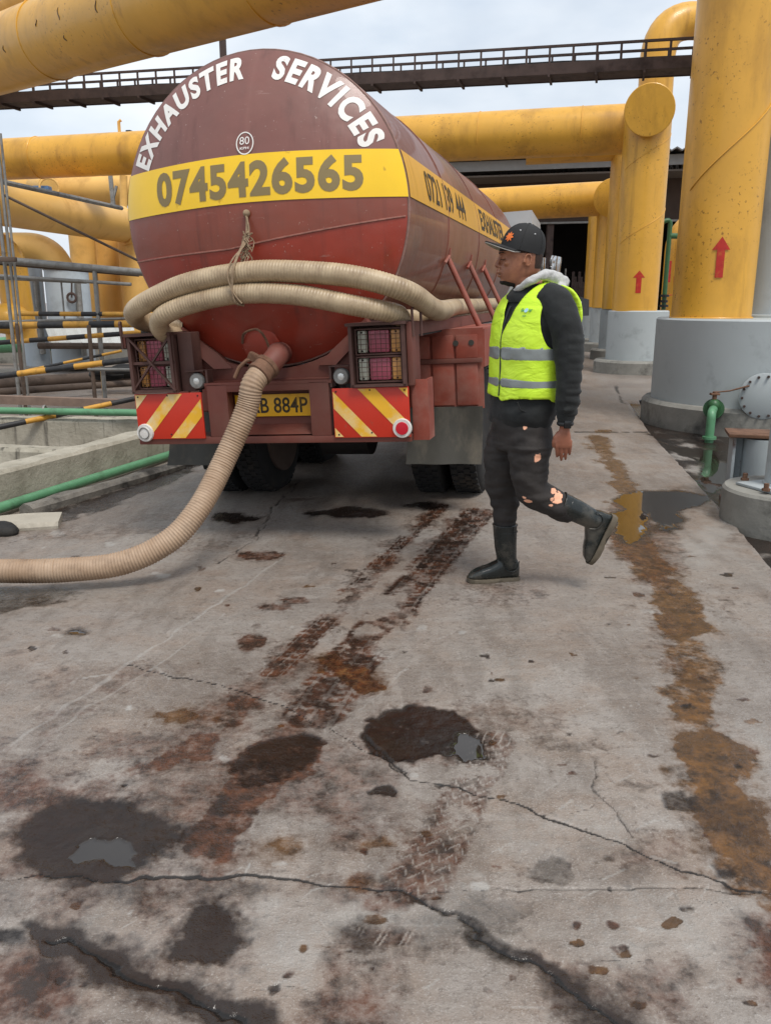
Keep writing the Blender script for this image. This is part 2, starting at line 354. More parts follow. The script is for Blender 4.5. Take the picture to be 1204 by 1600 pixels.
    # --- ochre run-off down the right-hand side
    for poly, v in (([(1068, 1150), (1130, 1140), (1164, 1170), (1176, 1240), (1206, 1290), (1230, 1400), (1150, 1372), (1095, 1300), (1070, 1220)], 1.),
                    ([(1048, 1100), (1075, 1085), (1110, 1088), (1120, 1112), (1095, 1132), (1060, 1125)], .9), ([(1028, 962), (1062, 955), (1110, 985), (1080, 1000), (1040, 992)], .8),
                    ([(1022, 905), (1060, 900), (1085, 930), (1112, 985), (1060, 985), (1025, 940)], .75), ([(955, 800), (985, 792), (1012, 800), (1020, 850), (1060, 900), (1010, 905), (970, 860), (950, 830)], .95),
                    ([(1080, 1040), (1108, 1034), (1118, 1060), (1092, 1068)], .7), ([(918, 682), (935, 680), (958, 708), (955, 722), (938, 712)], .7), ([(958, 735), (978, 733), (985, 752), (965, 752)], .6), ([(928, 672), (952, 671), (952, 676), (930, 676)], .7)):
        I, s = stain('ochre', poly, v, .025, .05); put('wet', I, .5*v*(1-sstep(-.05, .02, s)))
    stain('dark', [(1070, 1230), (1100, 1222), (1170, 1255), (1200, 1300), (1204, 1330), (1130, 1310), (1090, 1280)], .45, .08, .08)
    stain('dark', [(1030, 1240), (1065, 1232), (1080, 1262), (1045, 1268)], .75, .02, .05); stain('dark', [(1115, 1355), (1150, 1350), (1155, 1372), (1120, 1370)], .8, .02, .03)
    stain('brown', [(990, 950), (1040, 960), (1060, 1000), (1100, 1060), (1060, 1080), (1020, 1040)], .35, .1, .12)
    I, s = stain('pool', [(985, 770), (1010, 766), (1060, 766), (1110, 776), (1100, 786), (1062, 797), (1068, 815), (1050, 832), (1025, 828), (1018, 800), (975, 795), (960, 780)], 1., .012, .05, .01); put('dark', I, .5*(1-sstep(-.04, .02, s)))
    I, s = stain('pool', [(955, 800), (985, 794), (1012, 800), (1012, 838), (985, 850), (960, 830)], .85, .02, .04)
    stain('brown', [(985, 775), (950, 785), (940, 830), (990, 905), (1050, 930), (1070, 880), (1062, 830), (1010, 800)], .6, .05, .08)
    carve = []
    # --- tyre tracks printed in wet mud
    def track(px, hw, key, pitch, chev, val, soft=.0, patchy=.35, blocks=True):
        W = wp(px); I = sub(W, .4); px_, py_ = X[I], Y[I]; best = np.full(len(I), 1e9); T = np.zeros(len(I)); A = np.zeros(len(I)); acc = 0
        for i in range(len(W)-1):
            d = W[i+1]-W[i]; Ls = np.hypot(*d); d = d/Ls; rx, ry = px_-W[i][0], py_-W[i][1]; t = np.clip(rx*d[0]+ry*d[1], 0, Ls); c = rx*d[1]-ry*d[0]
            q = np.hypot(rx-t*d[0], ry-t*d[1]); m = q < best; best[m] = q[m]; T[m] = acc+t[m]; A[m] = c[m]; acc += Ls
        A = A+n2[I]*.006; u = (T/pitch+chev*np.abs(((A/hw*1.5) % 1)-.5)*2) % 1
        body = 1-sstep(hw*.8, hw*1.15, best+n2[I]*.03+n1[I]*.03)
        rib = np.abs(((A/hw*1.5+.5) % 1)-.5) > .09
        pat = .4+.6*sstep(.2, .4, np.abs(u-.5)*2+n3[I]*.6+n2[I]*.3)*np.where(rib, 1, .3) if blocks else 1-sstep(.1, .22, np.abs(u-.5)*2)
        wear = sstep(-.35+patchy*.6, .15+patchy*.6, n1[I]+.5*n2[I]+.25)
        put(key, I, val*body*pat*wear)
        if not blocks: carve.append((I, np.clip(body*pat*wear*1.1, 0, 1)))
        return I, body, wear
    I, b_, w_ = track([(748, 800), (700, 850), (640, 920), (600, 970), (560, 1020), (525, 1065), (490, 1115)], .125, 'brown', .055, .5, 1., patchy=-.15)
    put('dark', I, .6*b_*w_*sstep(-.1, .25, n2[I]+.1)); put('brown', I, .45*b_*w_)
    I, b_, w_ = track([(690, 790), (640, 835), (600, 875), (545, 935), (490, 990), (425, 1050)], .07, 'brown', .06, .4, .95, patchy=.15); put('dark', I, .5*b_*w_*sstep(.0, .3, n2[I]))
    I, b_, w_ = track([(772, 1160), (740, 1220), (700, 1290), (660, 1360), (610, 1440)], .085, 'pale', .05, .9, .22, patchy=-.05, blocks=False)
    put('brown', I, .7*b_*sstep(-.35, .1, n2[I]+.1)); put('dark', I, .2*b_*sstep(-.2, .3, n1[I]))
    line('wet', [(930, 680), (972, 755), (985, 840), (1040, 930), (1085, 1040), (1092, 1110), (1120, 1200), (1160, 1320), (1215, 1430)], .09, .6, .07)
    for pl, k, w, v in (([(748, 800), (640, 920), (560, 1020), (490, 1115), (420, 1190), (350, 1280), (285, 1360)], 'brown', .11, .62), ([(690, 790), (600, 875), (490, 990), (425, 1050), (340, 1120), (230, 1195), (120, 1290)], 'brown', .08, .52),
                        ([(930, 680), (972, 755), (985, 840), (1040, 930), (1085, 1040), (1092, 1110), (1120, 1200), (1160, 1320), (1215, 1430)], 'ochre', .095, .72), ([(690, 770), (610, 850), (520, 950)], 'dark', .05, .3), ([(770, 1130), (740, 1220), (690, 1310), (640, 1400)], 'brown', .1, .3)):
        line(k, pl, w, v, .07)
    # --- small rusty and dark splashes
    stain('ochre', [(500, 1030), (520, 1024), (548, 1040), (575, 1045), (582, 1062), (597, 1077), (570, 1080), (545, 1070), (530, 1055)], .95, .008, .03)
    stain('brown', [(490, 1030), (560, 1035), (590, 1075), (540, 1095), (505, 1100)], .6, .03, .06)
    for c in ((392, 1002, 20, 13), (432, 948, 24, 5), (405, 868, 34, 7), (460, 938, 22, 4), (430, 1040, 14, 10)): blob('brown', *c, val=.85, edge=.012, rough=.04)
    stain('brown', [(205, 1195), (260, 1160), (330, 1140), (370, 1120), (365, 1150), (320, 1185), (270, 1205), (215, 1215)], .95, .03, .09)
    stain('ochre', [(250, 1115), (290, 1108), (350, 1118), (345, 1130), (300, 1128), (262, 1128)], .7, .025, .06); stain('brown', [(352, 1085), (410, 1083), (415, 1105), (380, 1122), (352, 1108)], .8, .02, .05)
    stain('ochre', [(300, 1300), (400, 1240), (420, 1260), (350, 1340), (300, 1355)], .45, .08, .08)
    for c in ((597, 1236, 20, 9),): blob('dark', *c, val=.9, edge=.01, rough=.02)
    for c in ((440, 1318, 34, 17), (590, 1316, 32, 14), (560, 1380, 30, 12)): blob('ochre', *c, val=.65, edge=.03, rough=.05)
    for c in ((860, 1365, 40, 18), (938, 1347, 28, 12)): blob('dark', *c, val=.55, edge=.012, rough=.05)
    for c in ((450, 1362, 30, 11), (930, 1180, 9, 45), (905, 1165, 60, 9), (980, 1225, 34, 7), (860, 1155, 40, 7), (800, 1420, 30, 20)): blob('dark', *c, val=.38, edge=.03, rough=.05)
    for c in ((360, 808, 40, 8), (665, 790, 26, 6), (540, 800, 60, 8)): blob('dark', *c, val=.85, edge=.05, rough=.08)
    blob('pool', 120, 987, 14, 5, val=1., edge=.006, rough=.01); blob('pale', 90, 833, 10, 4, val=1., edge=.01, rough=.01)
    stain('brown', [(30, 1040), (120, 1030), (160, 1060), (100, 1090), (30, 1080)], .3, .1, .1)
    for k in range(170):
        blob(random.choice(['dark', 'brown', 'brown', 'ochre', 'pale']), random.uniform(20, 1180), random.uniform(840, 1580), random.uniform(2, 11), random.uniform(1., 4), val=random.uniform(.6, 1.), edge=.006, rough=.02)
    # --- broad damp brown mottling, strongest in the low corner by the cracks
    mot = fbm(X, Y, 1.7, 5, 91, .58); low = 1-sstep(1.9, 3.4, Y+.5*X); L['brown'] = np.maximum(L['brown'], .75*sstep(-.06, .40, mot+.05*n2)*low); L['brown'] = np.maximum(L['brown'], .36*sstep(.05, .5, mot+.06*n2)*(1-sstep(6, 9, Y)))
    mo2 = fbm(X, Y, 3.6, 5, 97, .6); L['dark'] = np.maximum(L['dark'], .3*sstep(.15, .55, mo2)*(1-sstep(6, 9, Y)))
    stain('dark', [(120, 1370), (300, 1365), (420, 1380), (380, 1410), (240, 1420), (120, 1400)], .5, .07, .09); stain('dark', [(60, 1440), (160, 1470), (300, 1530), (420, 1600), (330, 1610), (180, 1560), (80, 1500)], .6, .06, .08)
    for k in range(70):
        x_, y_ = random.uniform(0, 1204), random.uniform(830, 1590); a_ = random.choice([-.9, -.75, random.uniform(-1.6, 1.6)]); l_ = random.uniform(12, 60); line('pale', [(x_, y_), (x_+l_*math.cos(a_)*.5, y_+l_*math.sin(a_)*.25+.5), (x_+l_*math.cos(a_), y_+l_*math.sin(a_)*.5+1)], random.uniform(.0015, .004), random.uniform(.35, .8), .006)
    for k in range(26):
        x_, y_ = random.uniform(0, 1204), random.uniform(850, 1560); q_ = [(x_, y_)]
        for j in range(4): q_.append((q_[-1][0]+random.uniform(8, 34), q_[-1][1]+random.uniform(-8, 12)))
        line('crack', q_, .0018, .6, .012, .001)
    # --- pale scuffed areas, washed cement
    for c, v in (((100, 1420, 130, 50), .25), ((240, 1290, 40, 30), .4), ((520, 1230, 90, 50), .5), ((440, 1450, 80, 60), .55), ((900, 1290, 120, 30), .4), ((580, 1420, 110, 40), .5), ((1040, 1450, 130, 60), .3), ((1180, 1200, 30, 70), .5), ((800, 1060, 90, 40), .25), ((330, 1440, 60, 40), .6), ((1110, 850, 50, 30), .6)):
        blob('pale', *c, val=v, edge=.16, rough=.22)
    for pl, w, v in (([(0, 1175), (120, 1095), (240, 1012), (330, 950), (440, 872)], .008, .6), ([(0, 1210), (140, 1105), (260, 1030), (350, 960)], .006, .5), ([(560, 1110), (640, 1040)], .005, .4), ([(240, 1040), (270, 1060)], .006, .6)):
        line('pale', pl, w, v, .012)
    # --- cracks and slab joints, cut into the surface
    line('crack', [(205, 1040), (330, 1068), (450, 1106), (520, 1140), (600, 1190), (640, 1215), (720, 1232), (830, 1266), (930, 1300), (1050, 1352), (1150, 1386), (1230, 1402)], .004, .9, .02, .005)
    line('crack', [(-40, 1372), (120, 1368), (330, 1372), (500, 1380), (640, 1390), (700, 1422), (760, 1470), (830, 1512), (900, 1550), (980, 1610)], .005, 1., .022, .006)
    line('dark', [(640, 1395), (700, 1422), (760, 1470), (830, 1512), (900, 1550), (980, 1610)], .03, .8, .03)
    line('crack', [(60, 1455), (130, 1490), (200, 1522), (290, 1558), (380, 1602)], .008, 1., .035, .007); line('dark', [(60, 1455), (130, 1490), (200, 1522), (290, 1558), (400, 1610)], .05, .9, .035); line('wet', [(130, 1490), (200, 1522), (290, 1558)], .04, .7, .02)
    line('crack', [(640, 1390), (830, 1386), (1010, 1384), (1210, 1396)], .004, .7, .015, .006)
    line('crack', [(570, 1150), (600, 1185), (632, 1205)], .006, .8, .015, .01); line('crack', [(930, 1185), (935, 1240), (990, 1310)], .004, .6, .02, .005)
    line('crack', [(1010, 905), (1090, 952), (1204, 956)], .004, .6, .015, .005); line('crack', [(340, 880), (400, 840), (430, 790), (470, 750)], .01, .6, .03, .006)
    line('crack', [(0, 850), (120, 822), (260, 812), (420, 806)], .012, .6, .03, .006)
    line('crack', [(898, 674), (1014, 674)], .014, .9, .01, .012); line('crack', [(840, 738), (960, 737), (1072, 738)], .010, .8, .01, .01); line('crack', [(850, 595), (960, 594), (1060, 596)], .03, .8, .01, .01)
    line('crack', [(960, 600), (972, 630), (988, 632)], .02, .8, .01, .01); line('crack', [(880, 628), (1000, 628)], .012, .5, .01, .008); line('crack', [(640, 600), (900, 566)], .05, .5, .02, .01)
    for I, p_ in carve: L['brown'][I] *= 1-.7*p_; L['dark'][I] *= 1-.7*p_; L['pale'][I] = np.maximum(L['pale'][I]*(1-p_), .22*p_)
    # --- small relief: worn dips where the wet lies, flat pools
    wetm = np.clip(L['pool'], 0, 1); rel = .006*n1+.0022*n2+.0009*n3; near = 1-sstep(9, 14, Y)
    Z = Z+near*(rel*(1-.97*wetm)-.004*np.clip(L['dark']+L['brown']*.5, 0, 1)*(1-wetm)-.006*wetm)
    L['tone'] = np.clip(.5+.55*nb+.25*n1, 0, 1)
    me = bpy.data.meshes.new('ground'); me.vertices.add(n)
    co = np.empty((n, 3), np.float32); co[:, 0] = X; co[:, 1] = Y; co[:, 2] = Z; me.vertices.foreach_set('co', co.ravel())
    j, i = np.meshgrid(np.arange(ny-1), np.arange(nx-1), indexing='ij'); a = (j*nx+i).ravel()
    q = np.stack([a, a+1, a+nx+1, a+nx], 1).astype(np.int32); nf = len(q)
    me.loops.add(nf*4); me.loops.foreach_set('vertex_index', q.ravel()); me.polygons.add(nf)
    me.polygons.foreach_set('loop_start', np.arange(0, nf*4, 4, dtype=np.int32))
    me.polygons.foreach_set('use_smooth', np.ones(nf, bool)); me.update(calc_edges=True)
    for nm, ks in (('stain_a', ('brown', 'dark', 'ochre', 'pale')), ('stain_b', ('crack', 'wet', 'pool', 'tone'))):
        at_ = me.color_attributes.new(nm, 'FLOAT_COLOR', 'POINT'); at_.data.foreach_set('color', np.stack([L[k] for k in ks], 1).astype(np.float32).ravel())
    f1v = np.clip(.5+.62*fbm(X, Y, 5, 6, 31, .62), 0, 1); stv = np.clip(.5+.6*fbm(X*.35, Y*2.4, 8, 5, 41, .6), 0, 1); st2v = np.clip(.5+.6*fbm(X*2.2, Y*.5, 5, 5, 51, .62), 0, 1)
    at_ = me.color_attributes.new('grain', 'FLOAT_COLOR', 'POINT'); at_.data.foreach_set('color', np.stack([f1v, stv, st2v, np.clip(.5+.6*fbm(X, Y, 1.3, 5, 61, .6), 0, 1)], 1).astype(np.float32).ravel())
    t = NT('stained_concrete')
    Gr = t.n.new('ShaderNodeAttribute'); Gr.attribute_name = 'grain'; sg_ = t.n.new('ShaderNodeSeparateColor'); t.link(Gr.outputs['Color'], sg_.inputs[0])
    A = t.n.new('ShaderNodeAttribute'); A.attribute_name = 'stain_a'; B = t.n.new('ShaderNodeAttribute'); B.attribute_name = 'stain_b'
    sa = t.n.new('ShaderNodeSeparateColor'); sb = t.n.new('ShaderNodeSeparateColor'); t.link(A.outputs['Color'], sa.inputs[0]); t.link(B.outputs['Color'], sb.inputs[0])
    brown, dark, ochre, pale = sa.outputs[0], sa.outputs[1], sa.outputs[2], A.outputs['Alpha']
    crack, wet, pool, tone = sb.outputs[0], sb.outputs[1], sb.outputs[2], B.outputs['Alpha']
    f1, st_, st2, big = sg_.outputs[0], sg_.outputs[1], sg_.outputs[2], Gr.outputs['Alpha']; f2 = t.noise(38, 4, .68); f3 = t.noise(170, 2, .6)
    base = t.ramp(tone, .2, .8, C('#786e66'), C('#8f8780')); base = t.mix(t.ramp(f1, .35, .68), base, C('#84766b')); 
    base = t.mix(t.math('MULTIPLY', t.ramp(st_, .52, .75), .38), base, C('#98918a')); base = t.mix(t.math('MULTIPLY', t.ramp(st2, .5, .72), .5), base, C('#665c54'))
    base = t.mix(t.math('MULTIPLY', t.ramp(big, .48, .66), .5), base, C('#6a6058')); base = t.mix(t.math('MULTIPLY', t.ramp(big, .3, .46, (1, 1, 1), (0, 0, 0)), .4), base, C('#918a83'))
    base = t.mix(t.math('MULTIPLY', t.ramp(f2, .53, .66), .48), base, C('#544b44')); base = t.mix(t.math('MULTIPLY', t.ramp(f3, .56, .7), .38), base, C('#b5b0aa'))
    f4 = t.noise(13, 5, .7); base = t.mix(t.math('MULTIPLY', t.ramp(f4, .52, .72), .34), base, C('#6a5f55')); base = t.mix(t.math('MULTIPLY', t.ramp(f4, .32, .47, (1, 1, 1), (0, 0, 0)), .25), base, C('#9d958d'))
    for sc_, k_ in ((34, (.22, 2.2, 1)), (30, (1.6, .25, 1))): base = t.mix(t.math('MULTIPLY', t.ramp(t.noise(sc_, 3, .6, k_), .62, .72), .13), base, C('#c4beb6'))
    fine = t.math('ADD', t.math('MULTIPLY', t.math('SUBTRACT', f2, .5), .9), t.math('ADD', t.math('MULTIPLY', t.math('SUBTRACT', f1, .5), .6), t.math('MULTIPLY', t.math('SUBTRACT', f4, .5), .9)))
    def layer(c, m, col, lo=.3, hi=.62, amt=1., nz=1.05):
        e = t.math('ADD', m, t.math('MULTIPLY', fine, t.math('MULTIPLY', nz, t.math('MINIMUM', t.math('MULTIPLY', m, 4), 1)))); f = t.math('MULTIPLY', t.ramp(e, lo, hi), amt); return t.mix(f, c, col), f
    c = base
    c, _ = layer(c, pale, C('#aeaca7'), .1, 1., .6, 1.0)
    oc = t.mix(t.ramp(f4, .36, .62), C('#6e4a23'), C('#2a1c10')); oc = t.mix(t.math('MULTIPLY', t.ramp(f1, .42, .62), .6), oc, C('#4a3218')); bc = t.mix(t.ramp(f4, .38, .6), C('#56301b'), C('#26170f')); dc = t.mix(t.ramp(f1, .35, .65), C('#18120f'), C('#251a14'))
    c, fo = layer(c, ochre, oc, .18, .68, .93, .9); c, fb = layer(c, brown, bc, .2, .88, .92); c, fd = layer(c, dark, dc, .2, .8, .95, .55)
    c, fc = layer(c, crack, C('#191614'), .35, .7, .92, .3); c = t.mix(t.math('MULTIPLY', pool, .9), c, C('#2b2520'))
    damp = t.math('MAXIMUM', t.math('MULTIPLY', wet, 1.0), t.math('MAXIMUM', t.math('MULTIPLY', fd, .55), t.math('MAXIMUM', t.math('MULTIPLY', fb, .4), t.math('MULTIPLY', fo, .5))))
    r = t.math('SUBTRACT', t.math('ADD', .2, t.math('MULTIPLY', f2, .36)), t.math('MULTIPLY', damp, .30)); pm = t.ramp(pool, .3, .75)
    r = t.mix(pm, r, (.03, .03, .03)); h = t.math('ADD', t.math('MULTIPLY', f2, .6), t.math('ADD', t.math('MULTIPLY', f3, .25), t.math('ADD', t.math('MULTIPLY', f4, .5), t.math('MULTIPLY', t.ramp(f4, .47, .56), .13))))
    h = t.math('MULTIPLY', h, t.math('SUBTRACT', 1., t.math('MAXIMUM', t.math('MULTIPLY', damp, .9), pm)))
    t.set(Base_Color=c, Roughness=r, Normal=t.bump(h, .55, .014)); t.link(t.math('MAXIMUM', t.math('SUBTRACT', .42, t.math('MULTIPLY', wet, .22)), t.math('MULTIPLY', pm, .6)), t.b.inputs['Specular IOR Level'])
    me.materials.append(t.m); o = bpy.data.objects.new('ground', me); COL.objects.link(o); struct(o); return o
ground()
# ------------------------------------------------------------------ pipe columns on grey drums, right-hand row
def arrow_on_cyl(cx, cy, r, ang, z, w, h, parent, flip=False):
    """flat painted arrow following a cylinder's face"""
    pts = [(-.22, 0), (.22, 0), (.22, .68), (.5, .68), (0, 1), (-.5, .68), (-.22, .68)]; mb = MB(); cols = []
    def P(x, y): a = ang+x*w/r; return (cx+(r+.004)*math.cos(a), cy+(r+.004)*math.sin(a), z+y*h)
    for k in range(4):
        x0 = -.22+.11*k; mb.add([P(x0, 0), P(x0+.11, 0), P(x0+.11, .68), P(x0, .68)], [(0, 1, 2, 3)])
    for k in range(8):
        x0 = -.5+k*.125; x1 = x0+.125; t0 = 1-.32*abs(x0)/.5; t1 = 1-.32*abs(x1)/.5
        mb.add([P(x0, .68), P(x1, .68), P(x1, t1), P(x0, t0)], [(0, 1, 2, 3)])
    return mk('arrow', mb, M['red_arrow'], parent)
def weld_spiral(cx, cy, r, z0, z1, a0, a1, parent):
    mb = MB(); mb.tube([(cx+(r+.001)*math.cos(a0+(a1-a0)*i/60), cy+(r+.001)*math.sin(a0+(a1-a0)*i/60), z0+(z1-z0)*i/60) for i in range(61)], .007, 6); return mk('weld_seam', mb, M['yellow'], parent)
def drum(t, cx, cy, R, z0, z1, ringR, ringz, sides=48, ringcut=None):
    mk('drum', MB().lathe((cx, cy, 0), [(R, z0), (R, z1-.02), (R-.02, z1), (0, z1)], sides), M['grey'], t)
    mk('footing', MB().lathe((cx, cy, 0), [(ringR, -.1), (ringR, ringz-.04), (ringR-.04, ringz), (R-.03, ringz+.002)], sides), M['concrete_grey'], t)
PX0 = [(4.03, 10.6)]
t = thing('pipe_column', (4.72, 10.72, 0), 'thick yellow column nearest the camera with a red arrow, on a big grey drum', 'pipe column', 'yellow pipe columns on grey drums')
drum(t, 4.72, 10.72, 1.26, .2, 1.28, 1.37, .27)
mk('pipe', MB().cyl((4.03, 10.6, 1.27), (4.03, 10.6, 9.5), .468, 56), M['yellow'], t)
mk('weld_bead', MB().torus((4.03, 10.6, 1.285), (0, 0, 1), .478, .012, 48, 6), M['yellow'], t)
ang = math.atan2(-10.6, -4.03)
arrow_on_cyl(4.03, 10.6, .475, ang+.1, 1.75, .2, .46, t)
weld_spiral(4.03, 10.6, .475, 2.75, 3.95, -PI+.35, -.1, t); weld_spiral(4.03, 10.6, .475, 5.2, 6.4, -PI+.35, -.1, t)
# bolted manhole cover on the drum
a = math.atan2(-1.2, -.42); d = Vector((math.cos(a), math.sin(a), 0)); c0 = Vector((4.72, 10.72, .44))+d*1.2
mk('manhole_neck', MB().cyl(c0, c0+d*.14, .2, 32), M['grey'], t)
mh = mk('manhole_cover', MB().lathe(c0+d*.14, [(.26, 0), (.26, .03), (.25, .035), (0, .036)], 40, d), M['grey'], t)
sx = Vector((-d.y, d.x, 0))
for k in range(14):
    q = c0+d*.175+(sx*math.cos(2*PI*k/14+.1)+Vector((0, 0, 1))*math.sin(2*PI*k/14+.1))*.225
    mk('bolt', MB().cyl(q, q+d*.03, .015, 6), M['darksteel'], mh)
# grey standpipe on the same drum
t = thing('standpipe', (5.12, 11.15, 1.28), 'tall smooth grey pipe at the right edge behind the nearest yellow column', 'pipe')
mk('pipe', MB().cyl((5.12, 11.15, 1.28), (5.12, 11.15, 9.5), .62, 48), M['greytank'], t); mk('collar', MB().lathe((5.12, 11.15, 1.28), [(.66, 0), (.66, .03), (.62, .04)], 48), M['grey'], t)
# drain valve on the near drum
b = Vector((3.7, 9.4, 0))
t = thing('drain_valve', b, 'green drain valve with red handle and down pipe on the nearest grey drum', 'valve')
vn = Vector((-.4, -.9, 0)).normalized(); v0 = at(1115, 637, 9.62)
mk('flange', MB().cyl(v0-vn*.04+Vector((0, 0, -.02)), v0+vn*.1, .115, 24).cyl(v0+vn*.1, v0+vn*.14, .085, 20), M['greendark'], t)
mk('down_pipe', MB().tube(elbow(v0+vn*.1, v0+vn*.45, v0+vn*.45+Vector((0, 0, -.36)), .08), .048, 18), M['green'], t)
e = v0+vn*.45
mk('outlet_collar', MB().cyl((e.x, e.y, -.01), (e.x, e.y, .02), .075, 20), M['green'], t)
mk('valve_body', MB().ball(v0+vn*.12+Vector((0, 0, .04)), .07, .07, .075), M['greendark'], t)
mk('stem', MB().cyl(v0+vn*.12+Vector((0, 0, .1)), v0+vn*.12+Vector((0, 0, .2)), .025, 10).box(v0+vn*.12+Vector((0, 0, .17)), (.10, .07, .025), None, .006), M['rust'], t)
mk('handle', MB().tube([v0+vn*.12+Vector((0, 0, .19)), v0+vn*.14+Vector((.15, -.03, .21)), v0+vn*.14+Vector((.36, -.05, .27))], [.008, .009, .011], 8), M['rust'], t)
# black rubber basin beside the drum
p = GP(1020, 641)
tag(mk('rubber_basin', MB().lathe(p, [(.13, 0), (.19, .10), (.2, .13), (.185, .13), (.12, .03), (0, .025)], 28), M['blackrub'], None, loc=p), 'black rubber basin tucked against the nearest drum footing', 'basin')

def column(cx, cy, R, label, drumR, ringR, top, arrow=True, cut=None):
    t = thing('pipe_column', (cx, cy, 0), label, 'pipe column', 'yellow pipe columns on grey drums')
    drum(t, cx+.12, cy+.1, drumR, .2, 1.28, ringR, .27, 40)
    mk('pipe', MB().cyl((cx, cy, 1.27), (cx, cy, top), R, 48), M['yellow'], t)
    if arrow: arrow_on_cyl(cx, cy, R, math.atan2(-cy, -cx)+.1, 1.63, .24, .44, t)
    return t
ROW = Vector((.182, .983, 0)).normalized()
def stub_head(t, cx, cy, z, R, back=1.2):
    """header tee: a short pipe along the row, capped with a flat disc facing the yard"""
    c = Vector((cx, cy, z)); dirv = Vector((-cx*.85, -cy, -.10*cy)).normalized(); dirv.z = -.16; dirv.normalize()
    mk('header', MB().tube([c+dirv*.72, c-dirv*back], R*1.0, 40), M['yellow'], t)
    mk('end_cap', MB().lathe(c+dirv*.72, [(R*1.09, -.03), (R*1.09, .02), (R*1.06, .03), (0, .032)], 40, dirv), M['yellow'], t)
t2 = column(5.2, 17.9, .455, 'second yellow column along, capped by a round disc, with a small red arrow', .62, .86, 5.0)
stub_head(t2, 5.2, 17.95, 5.12, .43, .3)
weld_spiral(5.2, 17.9, .455, 2.6, 3.3, -PI+.3, -.2, t2); weld_spiral(5.2, 17.9, .455, 4.0, 4.7, -PI+.3, -.2, t2)
t3 = column(6.02, 21.9, .48, 'third yellow column along the row, half hidden behind the disc-capped one', .6, .8, 4.95, False)
mk('header', MB().tube(elbow((6.02, 21.9, 4.7), (6.02, 21.9, 5.3), (3.5, 22.3, 5.25), .5), .48, 36), M['yellow'], t3)
t4 = column(6.58, 25.3, .48, 'fourth yellow column along, carrying the lower cross pipe with its own disc', .6, .8, 4.3, False)
stub_head(t4, 6.45, 25.2, 4.35, .48, .3)
t5 = column(7.0, 28.2, .48, 'farthest yellow column of the row, before the dark shed', .6, .8, 4.6, False)
# cross pipes
cp = thing('cross_pipe', (-2, 20.7, 4.95), 'long yellow pipe crossing the whole view behind the tanker', 'pipe', 'overhead yellow pipes')
p0 = at(985, 201, 18.55); p1 = at(-60, 252, 22.7)
mk('pipe', MB().tube([p0, p0.lerp(p1, .5), p1], .48, 40), M['yellow'], cp)
for f in (.06, .19, .33, .47, .86, .95): q = p0.lerp(p1, f); dd = (p1-p0).normalized(); mk('weld_bead', MB().torus(q, dd, .482, .012, 40, 6), M['yellow'], cp)
sp = at(187, 212, 22.1); mk('vent_pipe', MB().tube([sp, sp+Vector((0, 0, .32)), sp+Vector((.06, 0, .36))], .04, 8), M['yellow_hazed'], cp)
cp = thing('cross_pipe', (1, 25.8, 4.4), 'lower yellow cross pipe running under the shed roof to the fourth column', 'pipe', 'overhead yellow pipes')
p0 = at(945, 310, 25.3); p1 = at(560, 330, 27.5)
mk('pipe', MB().tube([p0, p1], .47, 36), M['yellow'], cp)
# riser with swept bend above the second column
rp = thing('riser_pipe', (5.6, 19.2, 5), 'yellow riser bending right above the disc-capped column', 'pipe', 'overhead yellow pipes')
q = at(1024, 150, 19.4); q2 = at(1028, 60, 19.4)
mk('pipe', MB().tube(elbow((q.x, q.y, 4.6), (q2.x, q2.y, q2.z+.38), (q2.x+6, q2.y+1.5, q2.z+.5), .85), .36, 32), M['yellow'], rp)
mk('weld_bead', MB().torus((q2.x, q2.y, q2.z-.5), (0, 0, 1), .365, .015, 32, 6), M['yellow'], rp)
# big pipe overhead at the upper left
op = thing('overhead_pipe', at(0, 88, 13.6), 'huge yellow pipe slanting overhead across the upper left corner', 'pipe', 'overhead yellow pipes')
p0 = at(-40, 100, 13.7); p1 = at(330, -22, 9.3); dd = (p1-p0).normalized()
path = [p0-dd*4]+[p0+(p1-p0)*f for f in (.1, .35, .6, 1, 1.6)]
mk('pipe', MB().tube(smooth_path(path, 6), .47, 44), M['yellow'], op)
for f in (.42, .8, 1.15): mk('weld_bead', MB().torus(p0.lerp(p1, f), (dd+Vector((.25, 0, .1))).normalized(), .476, .009, 40, 6), M['yellow'], op)
for k in range(9):
    f = random.uniform(.2, 1.); c = p0.lerp(p1, f); up = Vector((0, 0, 1)); sd = dd.cross(up).normalized(); an = random.uniform(-.5, .5)
    s0 = -sd if (-sd).dot(Vector((0, -1, 0))) > 0 else sd; L_ = random.uniform(.06, .2); pts = []
    for j in range(5): b_ = an-.1+j*L_*.5; pts.append(c+(s0*math.cos(b_)+up*math.sin(b_))*.4715+dd*.02*math.sin(j*1.3+k))
    mk('drip_mark', MB().tube(pts, [.004, .008, .007, .006, .003], 5), M['darksteel'], op)
up_ = thing('upper_pipe', at(20, 10, 16), 'beige pipe end in the very top left corner above the yellow pipe', 'pipe')
mk('pipe', MB().tube([at(-60, 40, 17), at(20, 8, 16), at(120, -40, 15)], .3, 28), M['yellow_hazed'], up_); mk('strut', MB().bar(at(-5, 22, 16.6), at(32, 36, 16.4), .08, .08), M['black'], up_)
